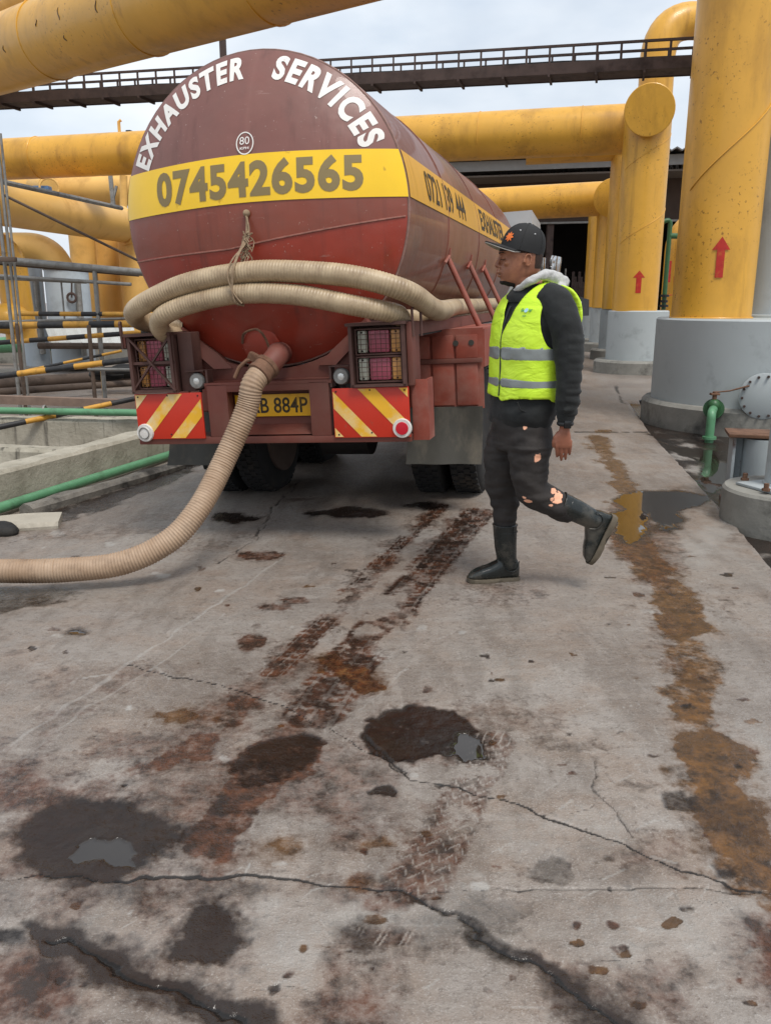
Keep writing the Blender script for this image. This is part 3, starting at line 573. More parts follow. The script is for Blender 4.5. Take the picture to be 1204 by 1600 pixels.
# ------------------------------------------------------------------ cable bridge
ca = at(1082, 108, 12.0); cb = at(-60, 160, 14.9); ca.z = 4.47; cb.z = 4.62
cw = thing('cable_bridge', (ca+cb)/2, 'dark steel cable bridge with short posts crossing in front of the sky', 'cable bridge')
dd = (cb-ca).normalized(); sid = dd.cross(Vector((0, 0, 1))).normalized(); Ln = (cb-ca).length
for s in (-.22, .22):
    mk('side_beam', MB().bar(ca+sid*s, cb+sid*s, .03, .14), M['darksteel'], cw)
    mk('top_rail', MB().bar(ca+sid*s+Vector((0, 0, .27)), cb+sid*s+Vector((0, 0, .27)), .035, .03), M['darksteel'], cw)
mk('deck', MB().bar(ca+Vector((0, 0, -.05)), cb+Vector((0, 0, -.05)), .4, .02), M['darksteel'], cw)
for k in range(5):
    o_ = sid*(-.15+.075*k)+Vector((0, 0, .01+.008*(k % 2))); mk('cable', MB().tube([ca+o_+dd*Ln*i/14+Vector((0, 0, random.uniform(-.006, .006))) for i in range(15)], .016+.004*(k % 3), 6), M['blackrub'], cw)
mk('cable', MB().tube([ca+Vector((0, 0, .17))+sid*.2+dd*Ln*i/20+Vector((0, 0, random.uniform(-.01, .01))) for i in range(21)], .018, 6), M['blackrub'], cw)
npst = int(Ln/.30); pm = None
for k in range(npst+1):
    for s in (-.22, .22):
        b_ = ca+dd*(Ln*k/npst)+sid*s
        if pm is None:
            pm = mk('post', MB().box(b_+Vector((0, 0, .16)), (.025, .03, .21)), M['darksteel'], cw); b_first = b_
        else:
            o = pm.copy(); COL.objects.link(o); o.location = b_-b_first
    if k % 2 == 0:
        b_ = ca+dd*(Ln*k/npst); mk('rung', MB().bar(b_-sid*.24+Vector((0, 0, -.08)), b_+sid*.24+Vector((0, 0, -.08)), .03, .04), M['darksteel'], cw)
q = at(348, 70, 13.7); mk('hanger', MB().bar((q.x, q.y, 4.5), (q.x, q.y, 6.2), .09, .09, (0, 1, 0)), M['darksteel'], cw)

# ------------------------------------------------------------------ right foreground: beam stub and round footing
b = GP(1170, 778); bx, by = b.x+.02, b.y
t = thing('beam_stub', (bx, by, -.05), 'rusty grey steel beam stub with a flat top plate at the right edge', 'steel beam')
mg = mat('peeling_grey_paint', C('#a3aaac'), .6, var=.08, vs=4, dirt=C('#5b3524'), damt=.85, ds=3.2, d0=.56, d1=.66, bump=.3)
R8 = Matrix.Rotation(rad(-16), 3, 'Z')
mk('web', MB().box((bx, by, .22), (.36, .02, .54), R8), mg, t)
for s in (-1, 1): mk('flange', MB().box(Vector((bx, by, .22))+R8@Vector((s*.18, 0, 0)), (.022, .26, .54), R8, .003), mg, t)
mk('curved_plate', MB().tube([Vector((bx, by, -.04))+R8@Vector((.02, -.04, 0)), Vector((bx, by, .48))+R8@Vector((.02, -.04, 0))], .13, 24), mg, t)
mk('top_plate', MB().box((bx, by, .505), (.46, .34, .025), R8, .004), M['rust'], t)
mk('base_plate', MB().box((bx, by, -.035), (.44, .32, .03), R8, .004), M['rust'], t)
c = Vector((2.78, 5.62, 0))
t = thing('round_footing', c, 'round concrete footing carrying a grey post at the lower right edge', 'footing')
mk('concrete', MB().lathe(c, [(.42, -.1), (.42, .22), (.405, .24), (0, .242)], 48), M['concrete_grey'], t)
mk('base_plate', MB().box(c+Vector((-.05, -.03, .253)), (.44, .4, .018), Matrix.Rotation(rad(20), 3, 'Z'), .003), mg, t)
mk('post', MB().cyl(c+Vector((.02, 0, .262)), c+Vector((.02, 0, 1.3)), .17, 32).torus(c+Vector((.02, 0, .265)), (0, 0, 1), .17, .012, 28, 6), M['grey'], t)
for k in range(4):
    q = c+Vector((-.05+.19*(1 if k in (0, 3) else -1), -.03+.17*(1 if k < 2 else -1), .262)); mk('bolt', MB().cyl(q, q+Vector((0, 0, .05)), .017, 6).cyl(q, q+Vector((0, 0, .016)), .028, 6), M['rust'], t)

# ------------------------------------------------------------------ behind the right row
g0 = at(1037, 470, 19.2)
t = thing('green_pipe', (g0.x, g0.y, 1.2), 'thin dark green pipe with a bent top and black valve between the columns', 'pipe')
gt = at(1043, 342, 19.2)
mk('pipe', MB().tube(elbow((g0.x, g0.y, 1.28), (g0.x, g0.y, gt.z), (g0.x-.35, g0.y, gt.z-.12), .12), .05, 12), M['greendark'], t)
mk('branch', MB().cyl((g0.x, g0.y, gt.z-.35), (g0.x+1.2, g0.y+.3, gt.z-.35), .06, 12), M['greendark'], t)
for dz in (.02, .12, .24): mk('valve_flange', MB().cyl((g0.x, g0.y, 1.32+dz), (g0.x, g0.y, 1.37+dz), .1 if dz != .12 else .08, 12), M['black'], t)
mk('support', MB().tube([(g0.x+.1, g0.y, 1.6), (g0.x+.2, g0.y, 1.6), (g0.x+.28, g0.y, 1.26)], .012, 6).tube([(g0.x+.2, g0.y, 1.6), (g0.x+.18, g0.y, 2.0)], .012, 6), M['red_arrow'], t)
q = at(1062, 430, 23.5)
t = thing('short_pipe', (q.x, q.y, 0), 'short yellow standpipe with red mark seen between the two nearest columns', 'pipe')
mk('pipe', MB().tube(elbow((q.x, q.y, .4), (q.x, q.y, 3.4), (q.x+2.5, q.y, 3.4), .6), .45, 32), M['yellow'], t)
mk('arrow', MB().box(at(1043, 424, 23.0)+Vector((0, -.0, 0)), (.16, .01, .55)), M['red_arrow'], t)
pb = at(1048, 360, 46)
t = thing('pale_building', (pb.x+3, 48, 0), 'cream building sliver visible between the two nearest columns', 'building')
mk('wall', MB().box((pb.x+3, 48, 3.0), (9, 3, 7.2)), mat('cream_wall', C('#d6d3c0'), .8, var=.06), t); mk('roof', MB().box((pb.x+3, 48, 6.75), (9.4, 3.4, .25)), M['greytank'], t)
mk('window', MB().box((pb.x, 46.48, 4.5), (1.6, .05, 1.1)), M['greytank'], t)
# dark open shed
sh = thing('shed', (4, 34, 0), 'big dark open-sided shed with a corrugated roof behind the columns', 'shed')
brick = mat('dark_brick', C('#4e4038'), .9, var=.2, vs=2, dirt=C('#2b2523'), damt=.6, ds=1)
dkroof = mat('old_roof_sheet', C('#6d6a68'), .7, var=.15, vs=2, dirt=C('#47423f'), damt=.6, ds=1.3)
A_ = at(690, 248, 33.0); B_ = at(1075, 234, 31.0); z_e = (A_.z+B_.z)/2
dx = (B_-A_); dx.z = 0; dx.normalize(); nb_ = Vector((-dx.y, dx.x, 0))
A2 = Vector((A_.x, A_.y, z_e))-dx*14; B2 = Vector((B_.x, B_.y, z_e))+dx*3; Lr = (B2-A2).length
N = 150; ra = []; rb = []
for i in range(N+1):
    wv = .05*math.cos(i*PI); ra.append(A2+dx*Lr*i/N+Vector((0, 0, wv))-nb_*.5); rb.append(A2+dx*Lr*i/N+nb_*16+Vector((0, 0, 1.6+wv)))
vs = ra+rb+[p-Vector((0, 0, .05)) for p in ra]+[p-Vector((0, 0, .05)) for p in rb]; m_ = N+1
fs = [(i, i+1, m_+i+1, m_+i) for i in range(N)]+[(2*m_+i, 3*m_+i, 3*m_+i+1, 2*m_+i+1) for i in range(N)]+[(i, 2*m_+i, 2*m_+i+1, i+1) for i in range(N)]
mk('roof', MB().add(vs, fs), dkroof, sh, smooth=0)
mk('fascia', MB().bar(A2-Vector((0, 0, .30)), B2-Vector((0, 0, .30)), .08, .34), mat('shed_fascia', C('#8d8c8a'), .6, var=.1), sh)
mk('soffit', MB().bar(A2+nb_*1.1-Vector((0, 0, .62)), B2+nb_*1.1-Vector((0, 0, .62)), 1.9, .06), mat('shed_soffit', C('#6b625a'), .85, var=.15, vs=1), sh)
mk('upper_wall', MB().bar(A2+nb_*2.2+Vector((0, 0, -1.35)), B2+nb_*2.2+Vector((0, 0, -1.35)), .2, 1.5), brick, sh)
mk('lintel', MB().bar(A2+nb_*2.0+Vector((0, 0, -2.15)), B2+nb_*2.0+Vector((0, 0, -2.15)), .15, .07), M['steel'], sh)
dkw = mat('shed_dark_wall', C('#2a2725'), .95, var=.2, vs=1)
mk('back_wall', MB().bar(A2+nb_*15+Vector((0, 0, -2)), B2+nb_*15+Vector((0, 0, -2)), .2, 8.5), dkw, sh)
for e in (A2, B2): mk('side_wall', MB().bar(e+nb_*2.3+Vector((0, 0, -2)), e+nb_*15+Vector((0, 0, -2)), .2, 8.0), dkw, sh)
for k in range(5):
    f = A2+dx*(Lr*(k+.5)/5)+nb_*2.2; mk('post', MB().bar((f.x, f.y, 0), (f.x, f.y, z_e-2.1), .25, .25, (0, 1, 0)), M['darksteel'], sh)
for k in range(7):
    q = at(893+3.2*k, 470, 35); mk('rod', MB().cyl((q.x, q.y, 0), (q.x, q.y, 2.6-.2*(k % 3)), .06, 6), M['darksteel'], sh)
# white lattice girder right of the shed
ql = at(1030, 272, 40); lg = thing('lattice_girder', ql, 'white zigzag lattice girder sliver beside the nearest column', 'girder')
wp_ = mat('white_girder', C('#b9bcc0'), .6, var=.1); a0 = at(1030, 250, 40); a1 = at(1140, 252, 40); b0 = at(1030, 294, 40); b1 = at(1140, 276, 40)
mk('chord', MB().bar(a0, a1, .1, .1), wp_, lg); mk('chord', MB().bar(b0, b1, .1, .1), wp_, lg)
for k in range(24):
    f = k/24; g = (k+1)/24; p_, q_ = (a0.lerp(a1, f), b0.lerp(b1, g)) if k % 2 == 0 else (b0.lerp(b1, f), a0.lerp(a1, g)); mk('brace', MB().bar(p_, q_, .05, .05), wp_, lg)
# ------------------------------------------------------------------ parked loader behind the man
mc = mat('loader_grey', C('#4a4d50'), .45, var=.1); mgl = mat('chrome', C('#c9c9c9'), .12, 1.0, var=.1, bump=.15, bs=9, bdist=.02)
q = at(893, 520, 21.5); LX, LY = q.x-.22, q.y
ld = thing('wheel_loader', (LX, LY, 0), 'dark grey loader parked behind the man, in front of the dark shed', 'loader')
mk('bonnet', MB().prism([(LX-.9, LY-.45, 1.05), (LX+.52, LY-.45, 1.12), (LX+.5, LY-.45, 1.5), (LX-.2, LY-.45, 1.72), (LX-.9, LY-.45, 1.78)], (0, .95, 0)), mc, ld)
wt = mat('white_lettering', C('#d8d8d8'), .5, var=.05)
LW = True
mk('cab', MB().box((LX-1.15, LY+.1, 1.72), (.6, 1.1, 1.36), None, .06), M['black'], ld)
mk('roof', MB().box((LX-1.12, LY+.1, 2.5), (.62, 1.2, .2), None, .09), mat('pale_cab_roof', C('#8d908e'), .4, var=.05), ld)
ex = at(866, 410, 21.2); mk('exhaust', MB().tube([(ex.x, ex.y, 1.5), (ex.x, ex.y, 1.9), (ex.x, ex.y, 2.0), (ex.x+.02, ex.y, 2.42), (ex.x+.04, ex.y, 2.52)], [.07, .07, .13, .15, .13], 16), mgl, ld)
mk('mirror', MB().box((ex.x-.28, ex.y, 2.35), (.12, .05, .3), None, .03).tube([(ex.x-.28, ex.y, 2.1), (ex.x-.6, ex.y, 2.0)], .015, 6), mgl, ld)
mk('aerial', MB().cyl((LX-.02, LY, 1.7), (LX-.02, LY, 2.25), .02, 6), M['steel'], ld)
mk('lamp', MB().ball((ex.x-.42, ex.y-.1, 2.25), .1, .07, .1), mgl, ld)
mk('mudguard', MB().box((LX-.1, LY-.35, .95), (.75, .5, .06), Matrix.Rotation(rad(14), 3, 'Y'), .02), mat('mudguard_tan', C('#8a6a4c'), .7, var=.15), ld)
def loader_wheel(x, y, r, w):
    wh = mk('wheel', MB().lathe((x, y, r), [(r*.55, -w/2), (r*.9, -w/2), (r, -w/2+.04), (r, w/2-.04), (r*.9, w/2), (r*.55, w/2)], 32, (0, 1, 0)), M['blackrub'], ld)
    mk('rim', MB().lathe((x, y, r), [(0, -w/2+.05), (r*.56, -w/2+.03), (r*.56, w/2-.03), (0, w/2-.05)], 24, (0, 1, 0)), mc, wh)
    for k in range(20):
        a = 2*PI*k/20; mk('lug', MB().box((x+math.cos(a)*(r+.01), y, r+math.sin(a)*(r+.01)), (.06, w*.9, .07), Matrix.Rotation(-a, 3, 'Y')), M['blackrub'], wh)
for (x, y, r) in ((LX-.2, LY-.42, .44), (LX-1.2, LY-.5, .66), (LX-.2, LY+.6, .44), (LX-1.2, LY+.7, .66)): loader_wheel(x, y, r, .36)

# ------------------------------------------------------------------ left: drain basin walls, pipes, railings
def wall_seg(name, a, b, w, z0, z1, label, m='concrete', cat='wall'):
    a = Vector(a); b = Vector(b); N = max(6, int((b-a).length/.12)); d = (b-a).normalized(); s = d.cross(Vector((0, 0, 1))).normalized(); rings = []
    for i in range(N+1):
        p = a+(b-a)*(i/N); j = lambda k: mnoise.noise((p.x*3+k*7, p.y*3, k))*.018
        rings.append([Vector((p.x, p.y, z0))+s*(w/2+j(1)), Vector((p.x, p.y, z1-.03))+s*(w/2+j(2)), Vector((p.x, p.y, z1+j(5)))+s*(w/2-.03+j(3)), Vector((p.x, p.y, z1+j(6)))-s*(w/2-.03+j(3)), Vector((p.x, p.y, z1-.03))-s*(w/2+j(4)), Vector((p.x, p.y, z0))-s*(w/2)])
    o = mk(name, MB().rings(rings), M[m], None, loc=((a.x+b.x)/2, (a.y+b.y)/2, z0), smooth=25); return tag(o, label, cat)
A = G(-90, 842, -.17); B = G(300, 713, -.17); dw = (B-A).normalized(); nw = Vector((-dw.y, dw.x, 0))   # nw points away from the yard
mwall = NT('drain_wall_concrete'); n1_ = mwall.noise(3.2, 7, .6); cc = mwall.ramp(n1_, .3, .7, C('#938d7e'), C('#b8b2a3'))
ru = mwall.ramp(mwall.noise(9.0, 4, .6, (1, 1, .06)), .55, .66); zz = mwall.sep()[2]; rn = mwall.math('MULTIPLY', ru, mwall.ramp(mwall.noise(1.1, 2), .5, .56)); cc = mwall.mix(mwall.math('MULTIPLY', rn, .85), cc, C('#2c2824'))
cc = mwall.mix(mwall.math('MULTIPLY', mwall.ramp(mwall.noise(9, 8, .7), .55, .7), .5), cc, C('#6a6358')); mwall.set(Base_Color=cc, Roughness=.9, Normal=mwall.bump(mwall.noise(26, 6, .65), .5, .015)); M['drainwall'] = mwall.m
nearw = wall_seg('drain_wall', A+nw*.28, B+dw*3.5+nw*.28, .26, -.25, .165, 'low stained concrete wall with a green pipe along its foot, nearest the hose', 'drainwall', 'wall')
k0, k1 = G(20, 812, -.17), G(275, 735, -.17); kd = (k1-k0).normalized()
M['kerbc'] = mat('wet_dirty_kerb', C('#77726a'), .7, var=.25, vs=5, dirt=C('#262321'), damt=.9, ds=3.2, d0=.44, d1=.6, bump=.6, bs=18, bdist=.02)
kerb = wall_seg('kerb', k0+kd*.15, k1+kd*.5, .15, -.25, -.085, 'broken grey concrete kerb between the green pipe and the yard slab', 'kerbc', 'kerb')
k0 = G(-90, 830, -.17); k1 = G(95, 818, -.17); wall_seg('kerb_slab', k0, k1, .34, -.25, -.115, 'pale concrete kerb end at the left edge above the hose', 'concrete', 'kerb')
p = G(4, 835, -.17); tag(mk('cloth_bundle', MB().ball(p+Vector((0, 0, .03)), .11, .09, .07).ball(p+Vector((.05, -.02, .03)), .08, .07, .05), M['blackrub'], None, loc=p), 'dark bundle of rag at the left edge of the slab', 'rag')
gp = [A-dw*.6+nw*.06+Vector((0, 0, .07)), A.lerp(B, .5)+nw*.06+Vector((0, 0, .075)), B+dw*3+nw*.06+Vector((0, 0, .07))]
tag(mk('green_pipe', MB().tube(gp, .043, 16), M['green'], None, loc=A.lerp(B, .5)), 'light green pipe running along the foot of the low wall', 'pipe')
fl = MB().box((-5.2, 9.0, -.3), (5.5, 5.5, .1)); struct(mk('basin_floor', fl, M['concrete_grey']))
a = at(-60, 676, 8.1); b = at(141, 690, 7.7)
wall_seg('partition_wall', (a.x-1.5, a.y, 0), (b.x-.22, b.y, 0), .25, -.28, .155, 'pale cross wall inside the drain basin, meeting the low wall', 'drainwall')
a = at(-60, 650, 9.5); b = at(290, 655, 9.2)
wall_seg('basin_wall', (a.x-2, a.y, 0), (b.x, b.y, 0), .3, -.28, .22, 'pale back wall of the drain basin under the straight green pipe', 'drainwall')
gpb = thing('green_pipe', (a.x, 9.1, .3), 'straight green pipe laid along the back wall of the basin', 'pipe')
mk('pipe', MB().tube([at(-80, 640, 9.25), at(214, 645, 9.05), at(330, 648, 8.95)], .038, 14), M['green'], gpb); mk('pipe_clip', MB().torus(at(70, 641, 9.18), (1, 0, 0), .05, .012, 14, 6), M['steel'], gpb)
tag(mk('plank', MB().bar(at(-60, 622, 10.4), at(215, 631, 10.2), .12, .1), mat('weathered_plank', C('#7e6a5d'), .85, var=.2, vs=9), None, loc=at(80, 626, 10.3)), 'weathered pinkish timber lying beyond the basin wall', 'plank')
for (p0, p1, r, lb) in (((-60, 613), (300, 586), .1, 'fat brown pipe lying on the ground behind the basin'), ((-60, 622), (300, 597), .06, 'thinner brown pipe lying in front of the fat brown one')):
    a = G(*p0, -.05); b = G(*p1, -.05); tag(mk('ground_pipe', MB().tube([a+Vector((0, 0, r)), b+Vector((0, 0, r))], r, 18), M['rustpipe'], None, loc=(a+b)/2), lb, 'pipe', 'brown pipes on the ground')
a = G(-40, 566, 0); tag(mk('green_main', MB().tube([at(-60, 541, 22), at(62, 537, 21.5), at(75, 545, 21.4)], [.2, .2, .12], 18), M['green'], None, loc=at(0, 541, 21.8)), 'fat green pipe behind the striped bars at the left edge', 'pipe')
tag(mk('rubble_wall', MB().box(at(110, 553, 23)+Vector((0, 0, -.2)), (7, .4, .9), Matrix.Rotation(rad(3), 3, 'Z'), .05), M['concrete_grey'], None, loc=at(110, 575, 23)), 'stained grey block wall behind the railings', 'wall')
tag(mk('metal_sheet', MB().rings([[at(70+6*i, 510+1.2*math.sin(i*2.2), 20)+Vector((0, 0, 0)), at(80+6*i, 536+1.2*math.sin(i*2.2), 19.2), at(80+6*i, 537.5+1.2*math.sin(i*2.2), 19.25), at(70+6*i, 511.5+1.2*math.sin(i*2.2), 20.05)] for i in range(24)]), M['pale'], None, loc=at(140, 535, 19.5), smooth=0), 'pale corrugated metal sheet leaning behind the striped bars', 'metal sheet')
tag(mk('debris_pile', MB().ball(at(168, 585, 15.5), .35, .2, .12).ball(at(195, 580, 15.6), .3, .18, .14).tube([at(145, 580, 15.3), at(215, 578, 15)], .07, 10), M['blackrub'], None, loc=at(180, 590, 15.5)), 'dark heap of hose and scrap beyond the basin', 'scrap')
def striped(p0, p1, r, parent, seg=.32, name='striped_bar'):
    p0 = Vector(p0); p1 = Vector(p1); L_ = (p1-p0).length; n_ = max(2, int(L_/seg)); mb = MB()
    for i in range(n_): mb.mi = i % 2; mb.tube([p0.lerp(p1, i/n_), p0.lerp(p1, (i+1)/n_)], r, 12, caps=(i in (0, n_-1)))
    return mk(name, mb, [M['stripe_y'], M['stripe_k']], parent)
def post(px, y0, Yd, parent, r=.028, m='steel', z0=-.17):
    q = at(px, y0, Yd); return mk('post', MB().cyl((q.x, q.y, z0), (q.x, q.y, q.z), r, 10), M[m], parent)
rl = thing('striped_barrier', (-4.2, 12, -.1), 'yellow and black striped barrier bars nearest the basin', 'barrier')
striped(at(-60, 680, 8.6), at(214, 622, 9.9), .03, rl); striped(at(-60, 595, 10.6), at(250, 556, 10.6), .038, rl); striped(at(-20, 592, 11), at(190, 548, 11.0), .018, rl, .25)
post(138.5, 508, 10.9, rl, .026, 'rustpipe', -.1); post(26, 505, 11.2, rl, .024, 'rustpipe', -.1)
mk('lower_rail', MB().tube([at(138, 577, 10.9), at(260, 578, 10.6)], .02, 8), M['steel'], rl)
rl = thing('pipe_railing', (-5.2, 13, -.1), 'grey pipe railing with striped lower rails at the left, in front of the grey tanks', 'railing')
mk('top_rail', MB().tube([at(-60, 400, 13), at(217, 425, 13), at(330, 435, 13)], .052, 14), M['steel'], rl)
mk('under_rail', MB().tube([at(-60, 406, 13.2), at(217, 429, 13.2)], .03, 10), M['rustpipe'], rl)
mk('mid_rail', MB().tube([at(-60, 427, 13), at(205, 444, 13)], .026, 10), M['steel'], rl); mk('mid_rail', MB().tube([at(-60, 432, 13.1), at(135, 441, 13.1)], .02, 10), M['steel'], rl)
striped(at(28, 490, 13), at(260, 491, 13), .035, rl, .3); striped(at(-60, 509, 12.4), at(300, 505, 12.4), .05, rl, .34); striped(at(-40, 538, 12.7), at(250, 517, 12.7), .036, rl, .28)
mk('lower_rail', MB().tube([at(-20, 503, 13), at(205, 497, 13)], .02, 8), M['steel'], rl); mk('lower_rail', MB().tube([at(60, 540, 13.3), at(260, 541, 13.3)], .05, 8), M['rustpipe'], rl)
post(147, 415, 13, rl, .034); post(153, 500, 13.4, rl, .03, 'stripe_y'); post(95, 435, 13.1, rl, .014, 'steel', 1.2)
rk = thing('scaffold_post', (at(15, 400, 11.6).x, 11.6, -.15), 'tall grey double scaffold post at the left edge with a sloping brace', 'scaffold')
for (px, w) in ((6, .024), (15, .02), (21, .017)):
    q = at(px, 400, 11.6); mk('post', MB().cyl((q.x, q.y, -.15), (q.x, q.y, at(0, 208, 11.6).z), w, 12), M['steel'], rk)
mk('clamp', MB().box(at(13, 405, 11.5), (.2, .1, .06), None, .01), M['rustpipe'], rk)
mk('brace', MB().tube([at(5, 304, 11.6), at(214, 406, 12.2), at(300, 448, 12.5)], .018, 8), M['rustpipe'], rk); mk('brace', MB().tube([at(5, 284, 11.7), at(190, 325, 15)], .035, 8), M['steel'], rk)
# yellow process pipes and tanks at the far left
pp = thing('slanting_main', at(90, 340, 20), 'big yellow pipe slanting away behind the railing at the left', 'pipe', 'far left yellow pipes')
a = at(-90, 300, 16.4); b = at(192, 352, 25)
mk('pipe', MB().tube([a, b], .46, 36), M['yellow_hazed'], pp); mk('end_cap', MB().lathe(b, [(.53, -.06), (.53, .05), (0, .06)], 32, (b-a).normalized()+Vector((0, -.9, 0))), M['yellow_hazed'], pp)
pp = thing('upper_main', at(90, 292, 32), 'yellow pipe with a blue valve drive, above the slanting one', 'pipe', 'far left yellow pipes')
mk('pipe', MB().tube([at(-80, 292, 32), at(240, 296, 32)], .56, 32), M['yellow_hazed'], pp); mk('branch', MB().tube([at(60, 287, 31.6), at(58, 291, 30.5), at(76, 291, 30)], .36, 24), M['yellow_hazed'], pp)
mk('valve_drive', MB().box(at(66, 296, 29.8), (.55, .35, .22), None, .04), mat('blue_paint', C('#4f6f96'), .5, var=.1), pp); mk('hand_wheel', MB().torus(at(77, 293, 29.6), (.4, -1, 0), .3, .035, 24, 6), M['yellow_hazed'], pp)
mk('stand', MB().bar(at(172, 270, 30), at(178, 330, 30), .12, .12).bar(at(182, 290, 30), at(172, 328, 30), .08, .08), M['steel'], pp); mk('pendant', MB().cyl(at(193, 274, 29), at(193, 345, 29), .12, 10), M['yellow_hazed'], pp)
for i, (px, w, Yd, top, lb) in enumerate(((137, .36, 25, 352, 'yellow upright pipe left of the pair under the slanting pipe'), (172, .42, 26, 360, 'yellow upright pipe under the slanting pipe, beside the lattice mast'), (214, .42, 25.5, 352, 'yellow upright pipe just showing left of the tanker'))):
    q = at(px, 480, Yd); c_ = thing('upright_pipe', (q.x, q.y, 0), lb, 'pipe', 'far left yellow pipes'); mk('pipe', MB().cyl((q.x, q.y, 0), (q.x, q.y, at(px, top-8, Yd).z), w, 28), M['yellow_hazed'], c_); mk('collar', MB().cyl((q.x, q.y, .02), (q.x, q.y, .5), w+.08, 28), M['concrete_grey'], c_)
pp = thing('bent_pipe', at(60, 388, 22), 'yellow pipe bending down behind the grey tanks at the left', 'pipe', 'far left yellow pipes')
a = at(-60, 384, 23); b = at(86, 384, 23); c = at(118, 430, 23); mk('pipe', MB().tube(elbow(a, b, (c.x, c.y, .2), .75, 12), .34, 28), M['yellow_hazed'], pp)
pp = thing('bent_pipe', at(10, 388, 19), 'yellow elbow dropping at the left edge behind the scaffold post', 'pipe', 'far left yellow pipes')
a = at(-90, 380, 19); b = at(12, 380, 19); mk('pipe', MB().tube(elbow(a, b, (b.x+.1, b.y, 0.6), .6, 12), .33, 28), M['yellow'], pp); mk('bowl', MB().ball((b.x-.05, b.y-.3, 1.1), .5, .5, .34), M['yellow'], pp)
for (x0, x1, yt, Yd, lb) in ((28, 66, 412, 21.0, 'pale grey tank at the left with a ladder pipe beside it'), (70, 136, 418, 20.4, 'wider pale grey tank with a small hand wheel, left of the yellow uprights')):
    qa = at(x0, 460, Yd); qb = at(x1, 460, Yd); cx_ = (qa.x+qb.x)/2; r_ = (qb.x-qa.x)/2; zt = at(x0, yt, Yd).z
    tk = thing('storage_tank', (cx_, Yd+r_, 0), lb, 'tank', 'pale grey tanks'); mk('shell', MB().lathe((cx_, Yd+r_*.3, 0), [(r_, -.1), (r_, zt-.05), (r_*.96, zt), (0, zt+.03)], 40), M['greytank'], tk)
    mk('rim', MB().torus((cx_, Yd+r_*.3, zt-.03), (0, 0, 1), r_, .03, 40, 6), M['steel'], tk); mk('side_pipe', MB().cyl((cx_+r_*.8, Yd-r_*.55, .2), (cx_+r_*.8, Yd-r_*.55, zt-.3), .07, 10), M['steel'], tk)
    if x0 == 70: mk('hand_wheel', MB().torus(at(112, 465, Yd-r_*.8), (0, 1, 0), .1, .03, 16, 6).cyl(at(112, 440, Yd-r_*.8), at(112, 465, Yd-r_*.8), .02, 6), M['darksteel'], tk)
lm = at(193, 440, 29); lt = thing('lattice_mast', (lm.x, 29, 0), 'thin steel lattice mast between the yellow uprights at the left', 'mast')
zt = at(193, 340, 29).z
for s in (-.14, .14): mk('leg', MB().bar((lm.x+s, 29, 0), (lm.x+s, 29, zt), .04, .04, (0, 1, 0)), M['darksteel'], lt)
nb2 = int(zt/.36)
for k in range(nb2):
    s = .14 if k % 2 else -.14; mk('brace', MB().bar((lm.x+s, 29, k*.36), (lm.x-s, 29, (k+1)*.36), .03, .03), M['darksteel'], lt)
# ------------------------------------------------------------------ tanker truck (own space: x right, y forward, z up; origin under the rear bumper)
PSI, RHO = rad(14.5), rad(3.0)
_fd = Vector((math.sin(PSI), math.cos(PSI), 0)); _r0 = Vector((math.cos(PSI), -math.sin(PSI), 0)); _z = Vector((0, 0, 1))
_rt = _r0*math.cos(RHO)+_z*math.sin(RHO); _up = -_r0*math.sin(RHO)+_z*math.cos(RHO); _O = Vector((-.28, 6.9, -.06))-_fd*1.7
def TW(r, s, u): return _O+_rt*r+_fd*s+_up*u
truck = thing('tanker_truck', (0, 0, 0), 'maroon exhauster tanker truck with a yellow band, seen from behind', 'tanker truck')
truck.matrix_world = Matrix(((_rt.x, _fd.x, _up.x, _O.x), (_rt.y, _fd.y, _up.y, _O.y), (_rt.z, _fd.z, _up.z, _O.z), (0, 0, 0, 1)))
ROOTLOC[truck.name] = Vector((0, 0, 0))
